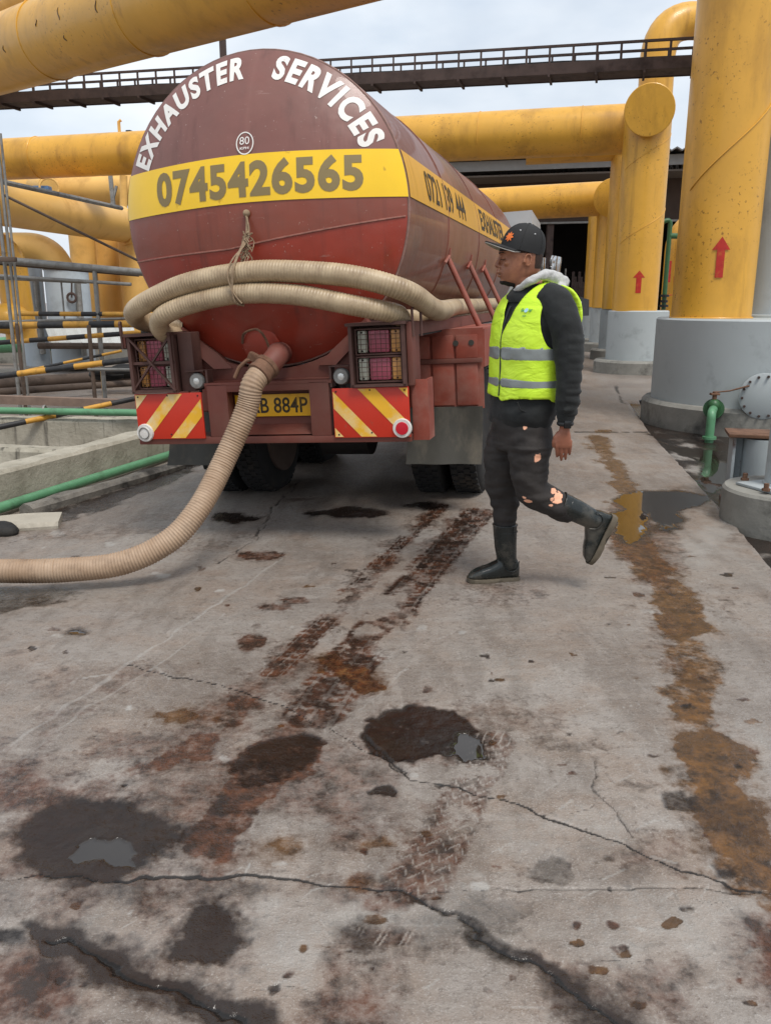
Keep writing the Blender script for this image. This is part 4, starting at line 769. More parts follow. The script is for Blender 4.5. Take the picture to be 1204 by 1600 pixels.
# paints
def paint_tank(name, streak):
    t = NT(name); z = t.sep()[2]
    up = C('#7d5047'); lo = C('#933524'); n1 = t.noise(1.6, 6, .6); 
    up_c = t.mix(t.ramp(n1, .35, .7), mul(up, .9), mul(up, 1.12)); lo_c = t.mix(t.ramp(n1, .3, .7), mul(lo, .85), mul(lo, 1.2))
    if not streak:
        sx = t.sep(); k = t.math('SUBTRACT', z, t.math('ADD', 1.885, t.math('MULTIPLY', t.math('MAXIMUM', sx[0], -.15), .13)))
        mask = t.ramp(t.math('ADD', t.math('MULTIPLY', k, 30), .5), .45, .55); mid = C('#83402f')
        c = t.mix(mask, lo_c, t.mix(t.ramp(n1, .3, .7), mul(mid, .9), mul(mid, 1.15)))
        m2 = t.ramp(z, .3, .31); zz = t.math('GREATER_THAN', z, 2.25); c = t.mix(zz, c, up_c)
        c = t.mix(t.math('MULTIPLY', t.ramp(t.noise(2.3, 5, .5, (.25, 1, 1.2)), .6, .7), .35), c, C('#7a5a50'))
    else:
        c = t.mix(t.ramp(z, 0, 1), lo_c, up_c); side = C('#7a4735')
        c = t.mix(t.ramp(n1, .3, .7), mul(side, .85), mul(side, 1.15)); c = t.mix(t.ramp(t.noise(3, 6, .6, (1, 2.2, .12)), .5, .75), c, C('#76452f'))
        c = t.mix(t.math('MULTIPLY', t.ramp(t.noise(2.2, 6, .6, (1, 3, .1)), .58, .7), .6), c, C('#3c211d'))
    c = t.mix(t.math('MULTIPLY', t.ramp(t.noise(5, 5, .65, (1.6, 1, .09)), .54, .7), .4), c, C('#45241d'))
    sp = t.noise(60, 3, .5); c = t.mix(t.math('MULTIPLY', t.ramp(sp, .7, .74), .6), c, C('#b5a49a'))
    sc = t.noise(14, 5, .7, (.25, 1, 2.5)); c = t.mix(t.math('MULTIPLY', t.ramp(sc, .66, .7), .4), c, C('#a3857a'))
    dust = t.math('MULTIPLY', t.ramp(t.noise(4, 8, .7), .45, .8), .35); c = t.mix(dust, c, C('#6e5248'))
    t.set(Base_Color=c, Roughness=t.math('ADD', .3, t.math('MULTIPLY', t.noise(7, 6, .6), .25)), Normal=t.bump(t.noise(2.6, 3, .5), .45, .03, t.bump(t.noise(70, 4, .6), .05, .003)))
    t.b.inputs['Coat Weight'].default_value = .15; return t.m
M['tank_head'] = paint_tank('tank_head_paint', False); M['tank_side'] = paint_tank('tank_side_paint', True)
M['chassis'] = mat('dusty_maroon_paint', C('#6c382d'), .6, var=.12, vs=4, dirt=C('#76564b'), damt=.65, ds=2.6, d0=.45, d1=.72, bump=.15)
M['chassis_red'] = mat('red_oxide_paint', C('#8c4333'), .6, var=.18, vs=5, dirt=C('#9a776b'), damt=.7, ds=3, d0=.45, d1=.72, bump=.2)
M['frame'] = mat('brown_frame_paint', C('#573b34'), .65, var=.12, vs=6, dirt=C('#3a2924'), damt=.5, ds=8)
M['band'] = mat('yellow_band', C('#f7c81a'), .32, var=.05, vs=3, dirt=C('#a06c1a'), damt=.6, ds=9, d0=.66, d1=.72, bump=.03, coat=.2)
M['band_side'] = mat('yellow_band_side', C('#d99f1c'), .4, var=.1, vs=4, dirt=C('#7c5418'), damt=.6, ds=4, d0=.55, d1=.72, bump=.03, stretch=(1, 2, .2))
M['white_letter'] = mat('white_lettering_paint', C('#e6e2dc'), .55, var=.05, vs=12, dirt=C('#a98f86'), damt=.5, ds=18, d0=.62, d1=.72)
M['num'] = mat('grey_brown_lettering', C('#84724a'), .5, var=.05); M['blacktxt'] = mat('black_lettering', C('#2d2414'), .6, var=.2, dirt=C('#8a6a20'), damt=.6, ds=14)
M['flap'] = mat('grey_mudflap', C('#3f3d37'), .75, var=.18, vs=5, dirt=C('#6e665a'), damt=.6, ds=5, bump=.2, stretch=(1, 1, .35))
M['tyre'] = mat('tyre_rubber', C('#1d1c1c'), .85, var=.25, vs=9, dirt=C('#4a4239'), damt=.6, ds=4, bump=.4, bs=40)
M['hub'] = mat('muddy_brake_drum', C('#5a4a41'), .85, var=.2, vs=5, dirt=C('#33291f'), damt=.5, ds=4)
M['under'] = mat('chassis_black', C('#2a2523'), .8, var=.25)
M['lens_r'] = mat('red_lens', C('#b35668'), .3, var=.12, dirt=C('#7a5f5a'), damt=.5, ds=9); M['lens_o'] = mat('amber_lens', C('#d69a56'), .3, var=.1, dirt=C('#7a6550'), damt=.5, ds=9); M['lens_w'] = mat('clear_lens', C('#c2c2b0'), .25, var=.1, dirt=C('#6f6a5f'), damt=.5, ds=9)
M['sign_r'] = mat('red_reflective', C('#c8321c'), .35, var=.06, dirt=C('#8f5a44'), damt=.5, ds=16, d0=.62, d1=.7); M['sign_y'] = mat('yellow_reflective', C('#efb62f'), .35, var=.05, vs=6, dirt=C('#e6cfa0'), damt=.85, ds=5, d0=.45, d1=.6)
M['white'] = mat('white_plastic', C('#d9d6d0'), .4, var=.06, dirt=C('#8a8078'), damt=.4, ds=20); M['plate_y'] = mat('plate_yellow', C('#eab01c'), .4, var=.06, dirt=C('#8a6420'), damt=.4, ds=14, d0=.6)
M['glass_lamp'] = mat('lamp_glass', C('#d2d2ce'), .12, .5, var=.2, vs=30, bump=.3, bs=90)

R, ZC, SR, SF = .945, 2.08, .25, 6.45
def dish(r, u):
    q = min(1, ((r+.02)**2+(u-ZC)**2)/(R*R)); return SR-.30*(1-q)**.9*.98 if q < 1 else SR
# ---- tank shell
N = 96; rings = []; slist = [SR-.0, SR+.012, SR+.03]+[SR+.03+(SF-.03-SR)*i/24 for i in range(1, 25)]
for s in slist:
    rr = R-.012 if s == SR else R; rings.append([(-.02+rr*math.sin(2*PI*k/N), s, ZC+rr*math.cos(2*PI*k/N)) for k in range(N)])
tank = mk('tank', MB().rings(rings, False, False), M['tank_side'], truck)
def disc_mesh(n1=34, n2=N, front=True):
    vs = []; fs = []
    for j in range(n1+1):
        q = (R-.012)*math.sin(PI/2*j/n1)
        for k in range(n2):
            r, u = -.02+q*math.sin(2*PI*k/n2), ZC+q*math.cos(2*PI*k/n2); s = dish(r, u) if front else SF+(SR-dish(r, u)); 
            if front: s -= .006*math.exp(-(r/.02)**2)*(u > 2.4) 
            vs.append((r, s, u))
    for j in range(n1):
        for k in range(n2): k2 = (k+1) % n2; fs.append((j*n2+k, j*n2+k2, (j+1)*n2+k2, (j+1)*n2+k))
    return MB().add(vs, fs)
mk('rear_head', disc_mesh(60, 192), M['tank_head'], tank, smooth=60); mk('front_head', disc_mesh(16, N, False), M['tank_side'], tank, smooth=60)
def bezel(s, w=.012, rr=.004): return MB().tube([(-.02+(R+rr)*math.sin(2*PI*k/72), s, ZC+(R+rr)*math.cos(2*PI*k/72)) for k in range(73)], w, 6, False)
mk('rim_weld', bezel(SR+.004, .009, -.008), mat('rim_weld_paint', C('#8a6a60'), .6, var=.25, vs=20), tank)
for s in (1.55, 3.1, 4.7): mk('ring_weld', bezel(s, .008, .0), M['tank_side'], tank)
# lower head seam, weld bead
mk('head_weld', MB().tube([(r, dish(r, 1.885+max(r, -.15)*.13-.02*(r < -.15)*(-r-.15))-.001, 1.885+max(r, -.15)*.13-.02*(r < -.15)*(-r-.15)) for r in np.linspace(-.93, .9, 40)], .006, 6), mat('weld_bead_paint', C('#8a5a4e'), .6, var=.3, vs=25), tank)
# yellow band on head
def head_strip(u0, u1, nr=110, nu=8, off=.005):
    vs = []; fs = []
    for j in range(nu+1):
        u = u0+(u1-u0)*j/nu; hw = math.sqrt(R*R-(u-ZC)**2)-.004
        for i in range(nr+1):
            r = -.02-hw+2*hw*i/nr; uu = u+.01*math.exp(-(r/.5)**2); vs.append((r, dish(r, uu)-off, uu))
    for j in range(nu):
        for i in range(nr): a = j*(nr+1)+i; fs.append((a, a+1, a+nr+2, a+nr+1))
    return MB().add(vs, fs)
B0, B1 = 2.112, 2.382
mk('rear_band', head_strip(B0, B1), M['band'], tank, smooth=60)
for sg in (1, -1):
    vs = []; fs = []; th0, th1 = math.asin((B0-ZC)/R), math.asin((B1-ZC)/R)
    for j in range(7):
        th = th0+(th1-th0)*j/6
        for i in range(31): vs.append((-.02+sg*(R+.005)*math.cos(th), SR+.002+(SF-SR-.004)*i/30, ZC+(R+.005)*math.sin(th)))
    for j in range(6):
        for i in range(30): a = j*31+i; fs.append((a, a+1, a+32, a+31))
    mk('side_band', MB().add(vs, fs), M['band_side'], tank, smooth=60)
# ---- lettering
def text2d(s, bold=.0, spacing=1.0):
    c = bpy.data.curves.new('t', 'FONT'); c.body = s; c.size = 1; c.offset = bold; c.space_character = spacing; c.resolution_u = 4
    o = bpy.data.objects.new('t', c); COL.objects.link(o); dg = bpy.context.evaluated_depsgraph_get(); dg.update()
    me = bpy.data.meshes.new_from_object(o.evaluated_get(dg)); vs = [(v.co.x, v.co.y) for v in me.vertices]; fs = [tuple(p.vertices) for p in me.polygons]
    bpy.data.objects.remove(o); bpy.data.curves.remove(c); bpy.data.meshes.remove(me)
    xs = [v[0] for v in vs]; ys = [v[1] for v in vs]; x0, x1, y0, y1 = min(xs), max(xs), min(ys), max(ys)
    bm = bmesh.new(); bv = [bm.verts.new((x, y, 0)) for x, y in vs]          # cut the letters finely enough to follow the curved tank
    for f in fs:
        try: bm.faces.new([bv[i] for i in f])
        except ValueError: pass
    cuts = [((0, y0+(y1-y0)*k/8, 0), (0, 1, 0)) for k in range(1, 8)]+[((x0+(x1-x0)*k/n_, 0, 0), (1, 0, 0)) for n_ in (max(4, 3*len(s)),) for k in range(1, n_)]
    for co, no in cuts: bmesh.ops.bisect_plane(bm, geom=bm.verts[:]+bm.edges[:]+bm.faces[:], plane_co=co, plane_no=no)
    bm.verts.index_update(); vs = [(v.co.x, v.co.y) for v in bm.verts]; fs = [tuple(v.index for v in f.verts) for f in bm.faces]; bm.free()
    return [((x-x0)/(x1-x0), (y-y0)/(y1-y0)) for x, y in vs], fs
def textobj(name, s, fn, m, parent, bold=.02, spacing=1.0, **k):
    vs, fs = text2d(s, bold, spacing); return mk(name, MB().add([fn(x, y) for x, y in vs], fs), m, parent, smooth=0, recalc=False, **k)
def arc(a0, a1, r0, r1):
    def f(x, y):
        a = rad(a0+(a1-a0)*x); q = r0+(r1-r0)*y; r, u = -.02+q*math.cos(a), ZC+q*math.sin(a); return (r, dish(r, u)-.0035, u)
    return f
textobj('lettering', 'EXHAUSTER', arc(156.5, 90.5, .755, .905), M['white_letter'], tank, .046, 1.22)
textobj('lettering', 'SERVICES', arc(77.5, 23.5, .755, .905), M['white_letter'], tank, .046, 1.22)
def headtxt(r0, r1, u0, u1, off=.009): return lambda x, y: (r0+(r1-r0)*x, dish(r0+(r1-r0)*x, u0+(u1-u0)*y)-off, u0+(u1-u0)*y)
textobj('lettering', '0745426565', headtxt(-.645, .685, 2.148, 2.358, .0072), M['num'], tank, .042, 1.1)
cs = (.005, 2.455); rg = [(cs[0]+.052*math.cos(a), dish(cs[0]+.06*math.cos(a), cs[1]+.062*math.sin(a))-.006, cs[1]+.062*math.sin(a)) for a in np.linspace(0, 2*PI, 33)]
mk('speed_ring', MB().tube(rg, .004, 6, False, .4), M['white_letter'], tank); textobj('lettering', '80', headtxt(-.027, .035, 2.448, 2.492, .0085), M['white_letter'], tank, .0); textobj('lettering', 'KPH', headtxt(-.025, .03, 2.42, 2.434, .0085), M['white_letter'], tank, .02)
def sidetxt(s0, s1, u0, u1):
    def f(x, y):
        u = u0+(u1-u0)*y; th = math.asin((u-ZC)/R); return (-.02+(R+.008)*math.cos(th), s0+(s1-s0)*x, u)
    return f
textobj('lettering', '0721', sidetxt(.80, 1.30, 2.15, 2.345), M['blacktxt'], tank, .012); textobj('lettering', '139', sidetxt(1.46, 1.80, 2.15, 2.345), M['blacktxt'], tank, .012); textobj('lettering', '444', sidetxt(1.94, 2.38, 2.15, 2.345), M['blacktxt'], tank, .012); textobj('lettering', 'EXHAUSTER', sidetxt(3.28, 5.1, 2.15, 2.345), M['blacktxt'], tank, .02)
# tank cradle plates under the head
for sg in (-1, 1):
    mk('cradle_plate', MB().prism([(sg*.30, .19, 1.14), (sg*.42, .17, 1.14), (sg*.66, .16, 1.36), (sg*.63, .18, 1.42), (sg*.40, .2, 1.24)], (0, .5, 0)), M['chassis'], truck)
mk('cradle', MB().prism([(-.5, .2, 1.02), (.5, .2, 1.02), (.56, .2, 1.30)]+[(-.02+(R+.01)*math.sin(a), .2, ZC-(R+.01)*math.cos(a)) for a in np.linspace(.6, -.6, 13)]+[(-.56, .2, 1.30)], (0, .25, 0)), M['chassis'], truck)
mk('hatch_plate', MB().lathe((-.06, dish(-.06, 1.3)-.004, 1.28), [(.125, -.012), (.125, .004), (.11, .010), (0, .010)], 32, (0, -1, -.25)), M['tank_head'], tank)
# ---- bumper with number plate recess
mk('bumper', MB().box((-.0, .03, .693), (1.86, .06, .045), None, .006).box((0, .13, .70), (1.84, .22, .03), None, .004), M['chassis'], truck)
mk('bumper_post', MB().box((-.335, .045, .885), (.14, .09, .34), None, .005), M['chassis'], truck); mk('bumper_post', MB().box((.355, .045, .885), (.13, .09, .34), None, .005), M['chassis'], truck)
mk('bumper_shelf', MB().box((.01, .14, 1.052), (.86, .28, .022), None, .004).box((.01, .012, 1.03), (.62, .02, .055), None, .003), M['chassis'], truck)
mk('plate_recess', MB().box((.01, .13, .88), (.62, .02, .34)).prism([(-.28, .115, .78), (-.28, .015, .725), (-.28, .115, .725)], (.58, 0, 0)), M['chassis'], truck)
for sg in (-1, 1): mk('frame_rail', MB().box((sg*.38, 3.6, .92), (.09, 6.8, .2), None, .008), M['under'], truck)
mk('cross_member', MB().box((0, .42, .95), (.8, .1, .22), None, .008), M['chassis'], truck)
pl = mk('number_plate', MB().box((.005, .1, .902), (.525, .008, .142), None, .003), M['plate_y'], truck)
textobj('lettering', 'KAB 884P', lambda x, y: (-.235+.475*x, .0945, .852+.1*y), M['blacktxt'], pl, .012)
# ---- lamp boxes
def lamp_box(x0, x1, label, cross):
    b = mk('lamp_box', MB().box((x0+.012, .06, 1.2), (.02, .2, .375)).box((x1-.012, .06, 1.2), (.02, .2, .375)).box(((x0+x1)/2, .055, 1.385), (x1-x0+.02, .23, .018)).box(((x0+x1)/2, .06, 1.02), (x1-x0, .2, .015)).box(((x0+x1)/2, .15, 1.2), (x1-x0-.03, .012, .36)), M['frame'], truck)
    b['label'] = label
    w = x1-x0-.07; cx = (x0+x1)/2; order = [('lens_o', .25), ('lens_r', .5), ('lens_w', .25)]
    if not cross: order = order[::-1]
    for zc in (1.115, 1.28):
        x = cx-w/2
        for m, f in order:
            mk('lens', MB().box((x+w*f/2, .045, zc), (w*f-.012, .05, .132), None, .01), M[m], b); x += w*f
        for sx in (-1, 1):
            for sz in (-1, 1): mk('screw', MB().ball((cx+sx*w*.38, .018, zc+sz*.055), .006, n=8), M['under'], b)
        g = MB()
        for i in range(10): xx = cx-w/2+w*i/9; g.tube([(xx, .004, zc-.072), (xx, .004, zc+.072)], .0018, 5)
        for i in range(6): z_ = zc-.072+.144*i/5; g.tube([(cx-w/2, .0, z_), (cx+w/2, .0, z_)], .0018, 5)
        for (p_, q_) in (((-1, -1), (1, -1)), ((-1, 1), (1, 1)), ((-1, -1), (-1, 1)), ((1, -1), (1, 1))): g.tube([(cx+p_[0]*w/2, .002, zc+p_[1]*.075), (cx+q_[0]*w/2, .002, zc+q_[1]*.075)], .005, 6)
        mk('wire_grille', g, M['frame'], b)
    if cross:
        y_ = -.035
        for p_, q_ in (((x0, 1.385), (x1, 1.025)), ((x1, 1.385), (x0, 1.025))): mk('cross_bar', MB().bar((p_[0], y_ if p_[0] == x0 else y_+.012, p_[1]), (q_[0], y_ if p_[0] == x0 else y_+.012, q_[1]), .012, .018, (0, 1, 0)), M['frame'], b)
        for z_ in (1.385, 1.205, 1.025): mk('guard_bar', MB().box((cx, y_+.02, z_), (x1-x0+.02, .02, .018)), M['frame'], b)
        for x_ in (x0, x1): mk('guard_bar', MB().box((x_, y_+.02, 1.205), (.018, .02, .37)), M['frame'], b)
    return b
lamp_box(-.915, -.60, 'left tail lamp box behind an X-shaped guard', True); lamp_box(.575, .925, 'right tail lamp box with open wire grilles', False)
mk('box_bracket', MB().box((-.54, .09, 1.2), (.1, .12, .375), None, .005), M['frame'], truck); mk('box_bracket', MB().box((.945, .09, 1.2), (.035, .2, .375), None, .005), M['chassis'], truck)
for x in (-.47, .503):
    ml = mk('reversing_lamp', MB().lathe((x, .03, 1.078), [(.0, .02), (.04, .02), (.052, 0), (.052, -.02), (.045, -.03)], 24, (0, 1, 0)), M['steel'], truck); mk('lens', MB().ball((x, .012, 1.078), .043, .014, .043), M['glass_lamp'], ml); mk('stem', MB().cyl((x, .05, 1.0), (x, .05, 1.04), .01, 8), M['under'], ml)
    mk('bracket', MB().box((x-.01, .05, 1.142), (.13, .1, .006)), M['frame'], truck); mk('bracket', MB().box((x+(.07 if x < 0 else -.07), .05, 1.08), (.012, .08, .13)), M['frame'], truck)
# ---- striped marker boards
def clip_poly(poly, f):
    out = []
    for i in range(len(poly)):
        a, b = poly[i], poly[(i+1) % len(poly)]; fa, fb = f(a), f(b)
        if fa >= 0: out.append(a)
        if fa*fb < 0: t_ = fa/(fa-fb); out.append((a[0]+(b[0]-a[0])*t_, a[1]+(b[1]-a[1])*t_))
    return out
def board(x0, x1, z0, z1, sg, stripes, label):
    bd = mk('marker_board', MB().box(((x0+x1)/2, -.006, (z0+z1)/2), (x1-x0, .012, z1-z0), None, .003), M['sign_r'], truck); bd['label'] = label
    for (a, b) in stripes:
        e = .006; pg = [(x0+e, z0+e), (x1-e, z0+e), (x1-e, z1-e), (x0+e, z1-e)]; g = lambda p: (p[0]-x0 if sg > 0 else x1-p[0])*.66*1.0-(p[1]-z1)*-1.0
        h = lambda p: (p[0]-x0 if sg > 0 else x1-p[0])*1.05+(z1-p[1])
        pg = clip_poly(pg, lambda p: h(p)-a); pg = clip_poly(pg, lambda p: b-h(p)) if pg else pg
        if len(pg) >= 3: mk('stripe', MB().add([(p[0], -.0145, p[1]) for p in pg], [tuple(range(len(pg)))]), M['sign_y'], bd, smooth=0)
    for (px, pz) in ((x0+.025, z1-.02), (x1-.025, z1-.02), (x0+.03, z0+.02), ((x0+x1)/2, z1-.015), ((x0+x1)/2, z0+.03)): mk('rivet', MB().ball((px, -.014, pz), .006, .004, .006, None, 8), M['under'], bd)
    return bd
board(-.92, -.44, .708, 1.007, 1, [(-1, .105), (.262, .37), (.54, .65)], 'left marker board, stripes slanting up to the right')
board(.444, .928, .702, 1.008, -1, [(-1, .07), (.225, .34), (.52, .625), (.745, 2)], 'right marker board, stripes slanting up to the left')
for (x, z, red) in ((-.868, .752, False), (.88, .757, True)):
    rf = mk('round_reflector', MB().lathe((x, -.016, z), [(.0, -.012), (.056, -.012), (.06, -.004), (.06, .004)], 32, (0, 1, 0)), M['white'], truck); mk('lens', MB().lathe((x, -.03, z), [(0, -.005), (.038, -.003), (.04, .003)], 28, (0, 1, 0)), mat('reflector_red', C('#c4182c'), .2, var=.05) if red else M['white'], rf)
    if not red: mk('ring_mark', MB().torus((x, -.036, z), (0, 1, 0), .036, .004, 24, 5), M['steel'], rf)
mk('side_plate', MB().box((.985, .04, .86), (.1, .01, .37), None, .003).box((1.03, .12, .86), (.01, .16, .37)), M['chassis_red'], truck)
# ---- side deck and rails
for sg in (-1, 1):
    mk('deck_rail', MB().box((sg*.955, 2.65, 1.345), (.02, 5.3, .075)).box((sg*.90, 2.65, 1.378), (.12, 5.3, .012)), M['chassis'], truck)
    mk('deck', MB().box((sg*.85, 2.7, 1.30), (.2, 5.2, .012)), M['under'], truck)
for (s, dx) in ((.06, 0), (.06, .045)): pass
hk = [(.968, -.0, 1.30), (.968, -.01, 1.462), (.972, .0, 1.47), (1.0, .06, 1.47), (1.004, .065, 1.462), (1.004, .065, 1.30)]
mk('hose_hook', MB().tube(hk, .008, 8), M['frame'], truck); hk = [(-x, y, z) for x, y, z in hk]; mk('hose_hook', MB().tube(hk, .008, 8), M['frame'], truck)
for s in (1.67, 2.73, 3.63):
    mk('stay', MB().tube([(.885, s, 1.83), (1.16, s, 1.21)], .022, 12), M['chassis_red'], truck); mk('stay_bracket', MB().tube([(.90, s-.2, 1.78), (.90, s, 1.84), (.905, s, 1.90)], .012, 8), M['chassis_red'], truck)
# ---- wheel arches: panelled fender rear face, flaps
for sg in (-1, 1):
    x0, x1 = (.70, 1.21)
    fd_ = mk('fender', MB().box((sg*(x0+x1)/2, .995, 1.03), (x1-x0+.06, .012, .56)).box((sg*(x0+x1)/2, 1.7, 1.30), (x1-x0+.06, 1.42, .012)).box((sg*(x1+.035), 1.7, 1.17), (.012, 1.42, .26)), M['chassis_red'], truck)
    wv = (x1-x0)/3
    for i in range(3):
        for (z0, z1) in ((.775, 1.07), (1.105, 1.265)):
            mk('panel', MB().box((sg*(x0+wv*(i+.5)), .981, (z0+z1)/2), (wv-.018, .014, z1-z0), None, .004), M['chassis_red'], fd_)
    mk('strap', MB().box((sg*(x0+x1)/2, .972, 1.088), (x1-x0+.05, .016, .032), None, .003), M['chassis'], fd_)
    mk('mudflap', MB().rings([[(sg*(x0-.02+(x1-x0+.04)*i/8), .975+.012*math.sin(i*1.4)-.03*j/4*(j), .765-.395*j/4) for i in range(9)]+[(sg*(x0-.02+(x1-x0+.04)*i/8), .985+.012*math.sin(i*1.4)-.03*j/4*(j), .765-.395*j/4) for i in range(8, -1, -1)] for j in range(5)]), M['flap'], truck)
for (x, z) in ((1.05, 1.21), (1.16, 1.21)): mk('rivet_patch', MB().lathe((x, .972, z), [(0, -.002), (.02, -.002), (.02, .002)], 16, (0, 1, 0)), M['flap'], truck)
# ---- wheels, duals at the back
def tyre_mesh(cx, s, w, r=.5):
    n = 56; prof = [(.27, -w/2+.02), (.33, -w/2), (.42, -w/2+.0), (.47, -w/2+.012), (r-.012, -w/2+.025), (r, -w/2+.045), (r, w/2-.045), (r-.012, w/2-.025), (.47, w/2-.012), (.42, w/2), (.33, w/2), (.27, w/2-.02)]
    return MB().lathe((cx, s, r), prof, n, (1, 0, 0))
def wheel(cx, s, w=.24, out=1, spin=0., r=.5):
    wl_ = mk('wheel', MB().lathe((cx, s, r), [(0, -w*.2*out), (.12, -w*.2*out), (.2, -.02*out), (.265, .03*out), (.285, w*.42), (.285, -w*.42), (0, -w*.3*out)], 36, (1, 0, 0)), M['hub'], truck)
    mk('tyre', tyre_mesh(cx, s, w, r), M['tyre'], wl_)
    g = MB()
    for k in range(44):
        a = 2*PI*k/44+spin
        for (o_, da) in ((-.36, 0), (-.12, .5), (.12, 0), (.36, .5)):
            b_ = a+da*2*PI/44; g.box((cx+o_*w*.82, s+math.sin(b_)*(r+.002), r+math.cos(b_)*(r+.002)), (w*.19, .045, .02), Matrix.Rotation(-b_, 3, 'X'))
    mk('tread', g, M['tyre'], wl_)
    return wl_
for s in (1.7, 3.0):
    for x in (-1.03, -.73, .73, 1.03): wheel(x, s, .25, 1 if x > 0 else -1, random.random())
for x in (-.95, .95): wheel(x, 7.4, .26, 1 if x > 0 else -1)
for s in (1.7, 3.0, 7.4): mk('axle', MB().tube([(-1.0, s, .5), (-.25, s, .5), (-.2, s, .5), (.2, s, .5), (.25, s, .5), (1.0, s, .5)], [.06, .07, .2, .2, .07, .06], 20), M['under'], truck)
for sg in (-1, 1): mk('brake_drum', MB().cyl((sg*.58, 1.7, .5), (sg*.605, 1.7, .5), .33, 36), M['hub'], truck)
for sg in (-1, 1): mk('leaf_spring', MB().tube([(sg*.45, 1.0, .78), (sg*.45, 1.7, .62), (sg*.45, 2.4, .78), (sg*.45, 3.0, .62), (sg*.45, 3.7, .8)], .045, 8), M['under'], truck)
mk('air_tank', MB().cyl((-.3, .75, .72), (.05, .75, .72), .11, 20), M['under'], truck); mk('pipework', MB().tube([(.1, .5, .8), (.15, 1.0, .7), (.1, 1.4, .72)], .05, 10).tube([(-.1, .6, .75), (-.15, 1.2, .7)], .06, 10), M['under'], truck)
ch = MB()
for k in range(7): ch.torus((.42, 2.0, .62-.035*k), (1, 0, 0) if k % 2 else (0, 1, 0), .016, .005, 10, 5)
mk('chain', ch, M['under'], truck)
# ---- cab, ahead of the tank (out of sight from here)
cabm = mat('cab_white', C('#b9bcbd'), .4, var=.06)
cab = mk('cab', MB().prism([(-1.1, 6.75, .8), (-1.1, 8.5, .8), (-1.1, 8.55, 1.6), (-1.1, 8.25, 2.6), (-1.1, 6.8, 2.65)], (2.2, 0, 0)), cabm, truck)
for sg in (-1, 1): mk('window', MB().prism([(sg*1.105, 7.3, 1.7), (sg*1.105, 8.35, 1.7), (sg*1.105, 8.15, 2.4), (sg*1.105, 7.3, 2.4)], (sg*.01, 0, 0)), M['under'], cab)
mk('windscreen', MB().bar((0, 8.535, 1.75), (0, 8.30, 2.5), 1.9, .012, (0, 1, 0)), M['under'], cab)
# ---- outlet and rope
o0 = Vector((.03, .14, 1.20)); o1 = Vector((.13, -.22, 1.235)); od = Vector((-.40, -.72, -.56)).normalized()
ot = mk('outlet_pipe', MB().tube(smooth_path([(.04, .24, 1.225), (.13, -.06, 1.235), (.15, -.13, 1.225), (.13, -.185, 1.185), (.085, -.26, 1.13)], 4), .068, 24), M['chassis'], truck)
mk('coupling', MB().lathe((.1, -.235, 1.15), [(.072, -.05), (.08, -.045), (.08, -.02), (.074, -.015), (.074, .02), (.079, .025), (.079, .05), (.07, .055)], 28, Vector((-.045, -.08, -.06))), M['rust'], ot)
mk('lever', MB().tube([(.06, -.22, 1.22), (.0, -.24, 1.21), (-.05, -.25, 1.17), (-.08, -.26, 1.11)], .012, 8).box((.04, -.22, 1.225), (.07, .05, .05), Matrix.Rotation(.5, 3, 'Y'), .01), M['rust'], ot)
hp = [(-.18+.0, dish(-.18, 1.31)-.03, 1.30), (-.15, dish(-.1, 1.36)-.03, 1.36), (-.07, dish(-.05, 1.40)-.03, 1.385), (-.0, -.0, 1.37), (.02, .03, 1.32), (.03, .06, 1.25)]
mk('grab_wire', MB().tube(smooth_path(hp), .008, 6), M['rust'], tank)

# ------------------------------------------------------------------ hoses
t = NT('ribbed_cream_hose'); n_ = t.noise(5, 6, .6); c = t.ramp(n_, .3, .7, C('#9c866a'), C('#bfab8c')); c = t.mix(t.math('MULTIPLY', t.ramp(t.noise(6, 7, .7), .48, .7), .6), c, C('#6b523b'))
t.set(Base_Color=c, Roughness=.42); M['hose'] = t.m
t = NT('ribbed_dusty_hose'); n_ = t.noise(5, 6, .6); c = t.ramp(n_, .3, .7, C('#93785f'), C('#b29a82')); c = t.mix(t.math('MULTIPLY', t.ramp(t.noise(9, 7, .7), .5, .7), .5), c, C('#5f4a3a')); t.set(Base_Color=c, Roughness=.6); M['hose_dirty'] = t.m
def hose(name, pts, r, m, label, parent=None, pitch=.019, depth=.0018, group='ribbed suction hoses'):
    P = smooth_path(pts, 14); L_ = [0]
    for i in range(1, len(P)): L_.append(L_[-1]+(P[i]-P[i-1]).length)
    tot = L_[-1]; n = int(tot/pitch*4); path = []; rs = []; j = 0
    for i in range(n+1):
        d = tot*i/n
        while j < len(P)-2 and L_[j+1] < d: j += 1
        f = (d-L_[j])/max(1e-6, L_[j+1]-L_[j]); path.append(P[j].lerp(P[j+1], f)); rs.append(r+depth*(1, .2, -1, .2)[i % 4]+.002*mnoise.noise((d*3, r, 1)))
    h = mk(name, MB().tube(path, rs, 20), m, None, loc=P[len(P)//2], smooth=80); return tag(h, label, 'hose', group)
h1 = [(.86, 4.6, 1.47), (.88, 3.0, 1.46), (.93, 1.6, 1.455), (1.02, .65, 1.44), (1.04, .22, 1.46), (.95, -.06, 1.56), (.67, -.16, 1.655), (.25, -.17, 1.71), (-.03, -.17, 1.715), (-.39, -.15, 1.675), (-.68, -.11, 1.59), (-.84, -.03, 1.525), (-.87, .12, 1.47), (-.76, .20, 1.44), (-.66, .25, 1.42)]
hose('suction_hose', [TW(*p) for p in h1], .063, M['hose'], 'upper cream ribbed hose tied across the back of the tank')
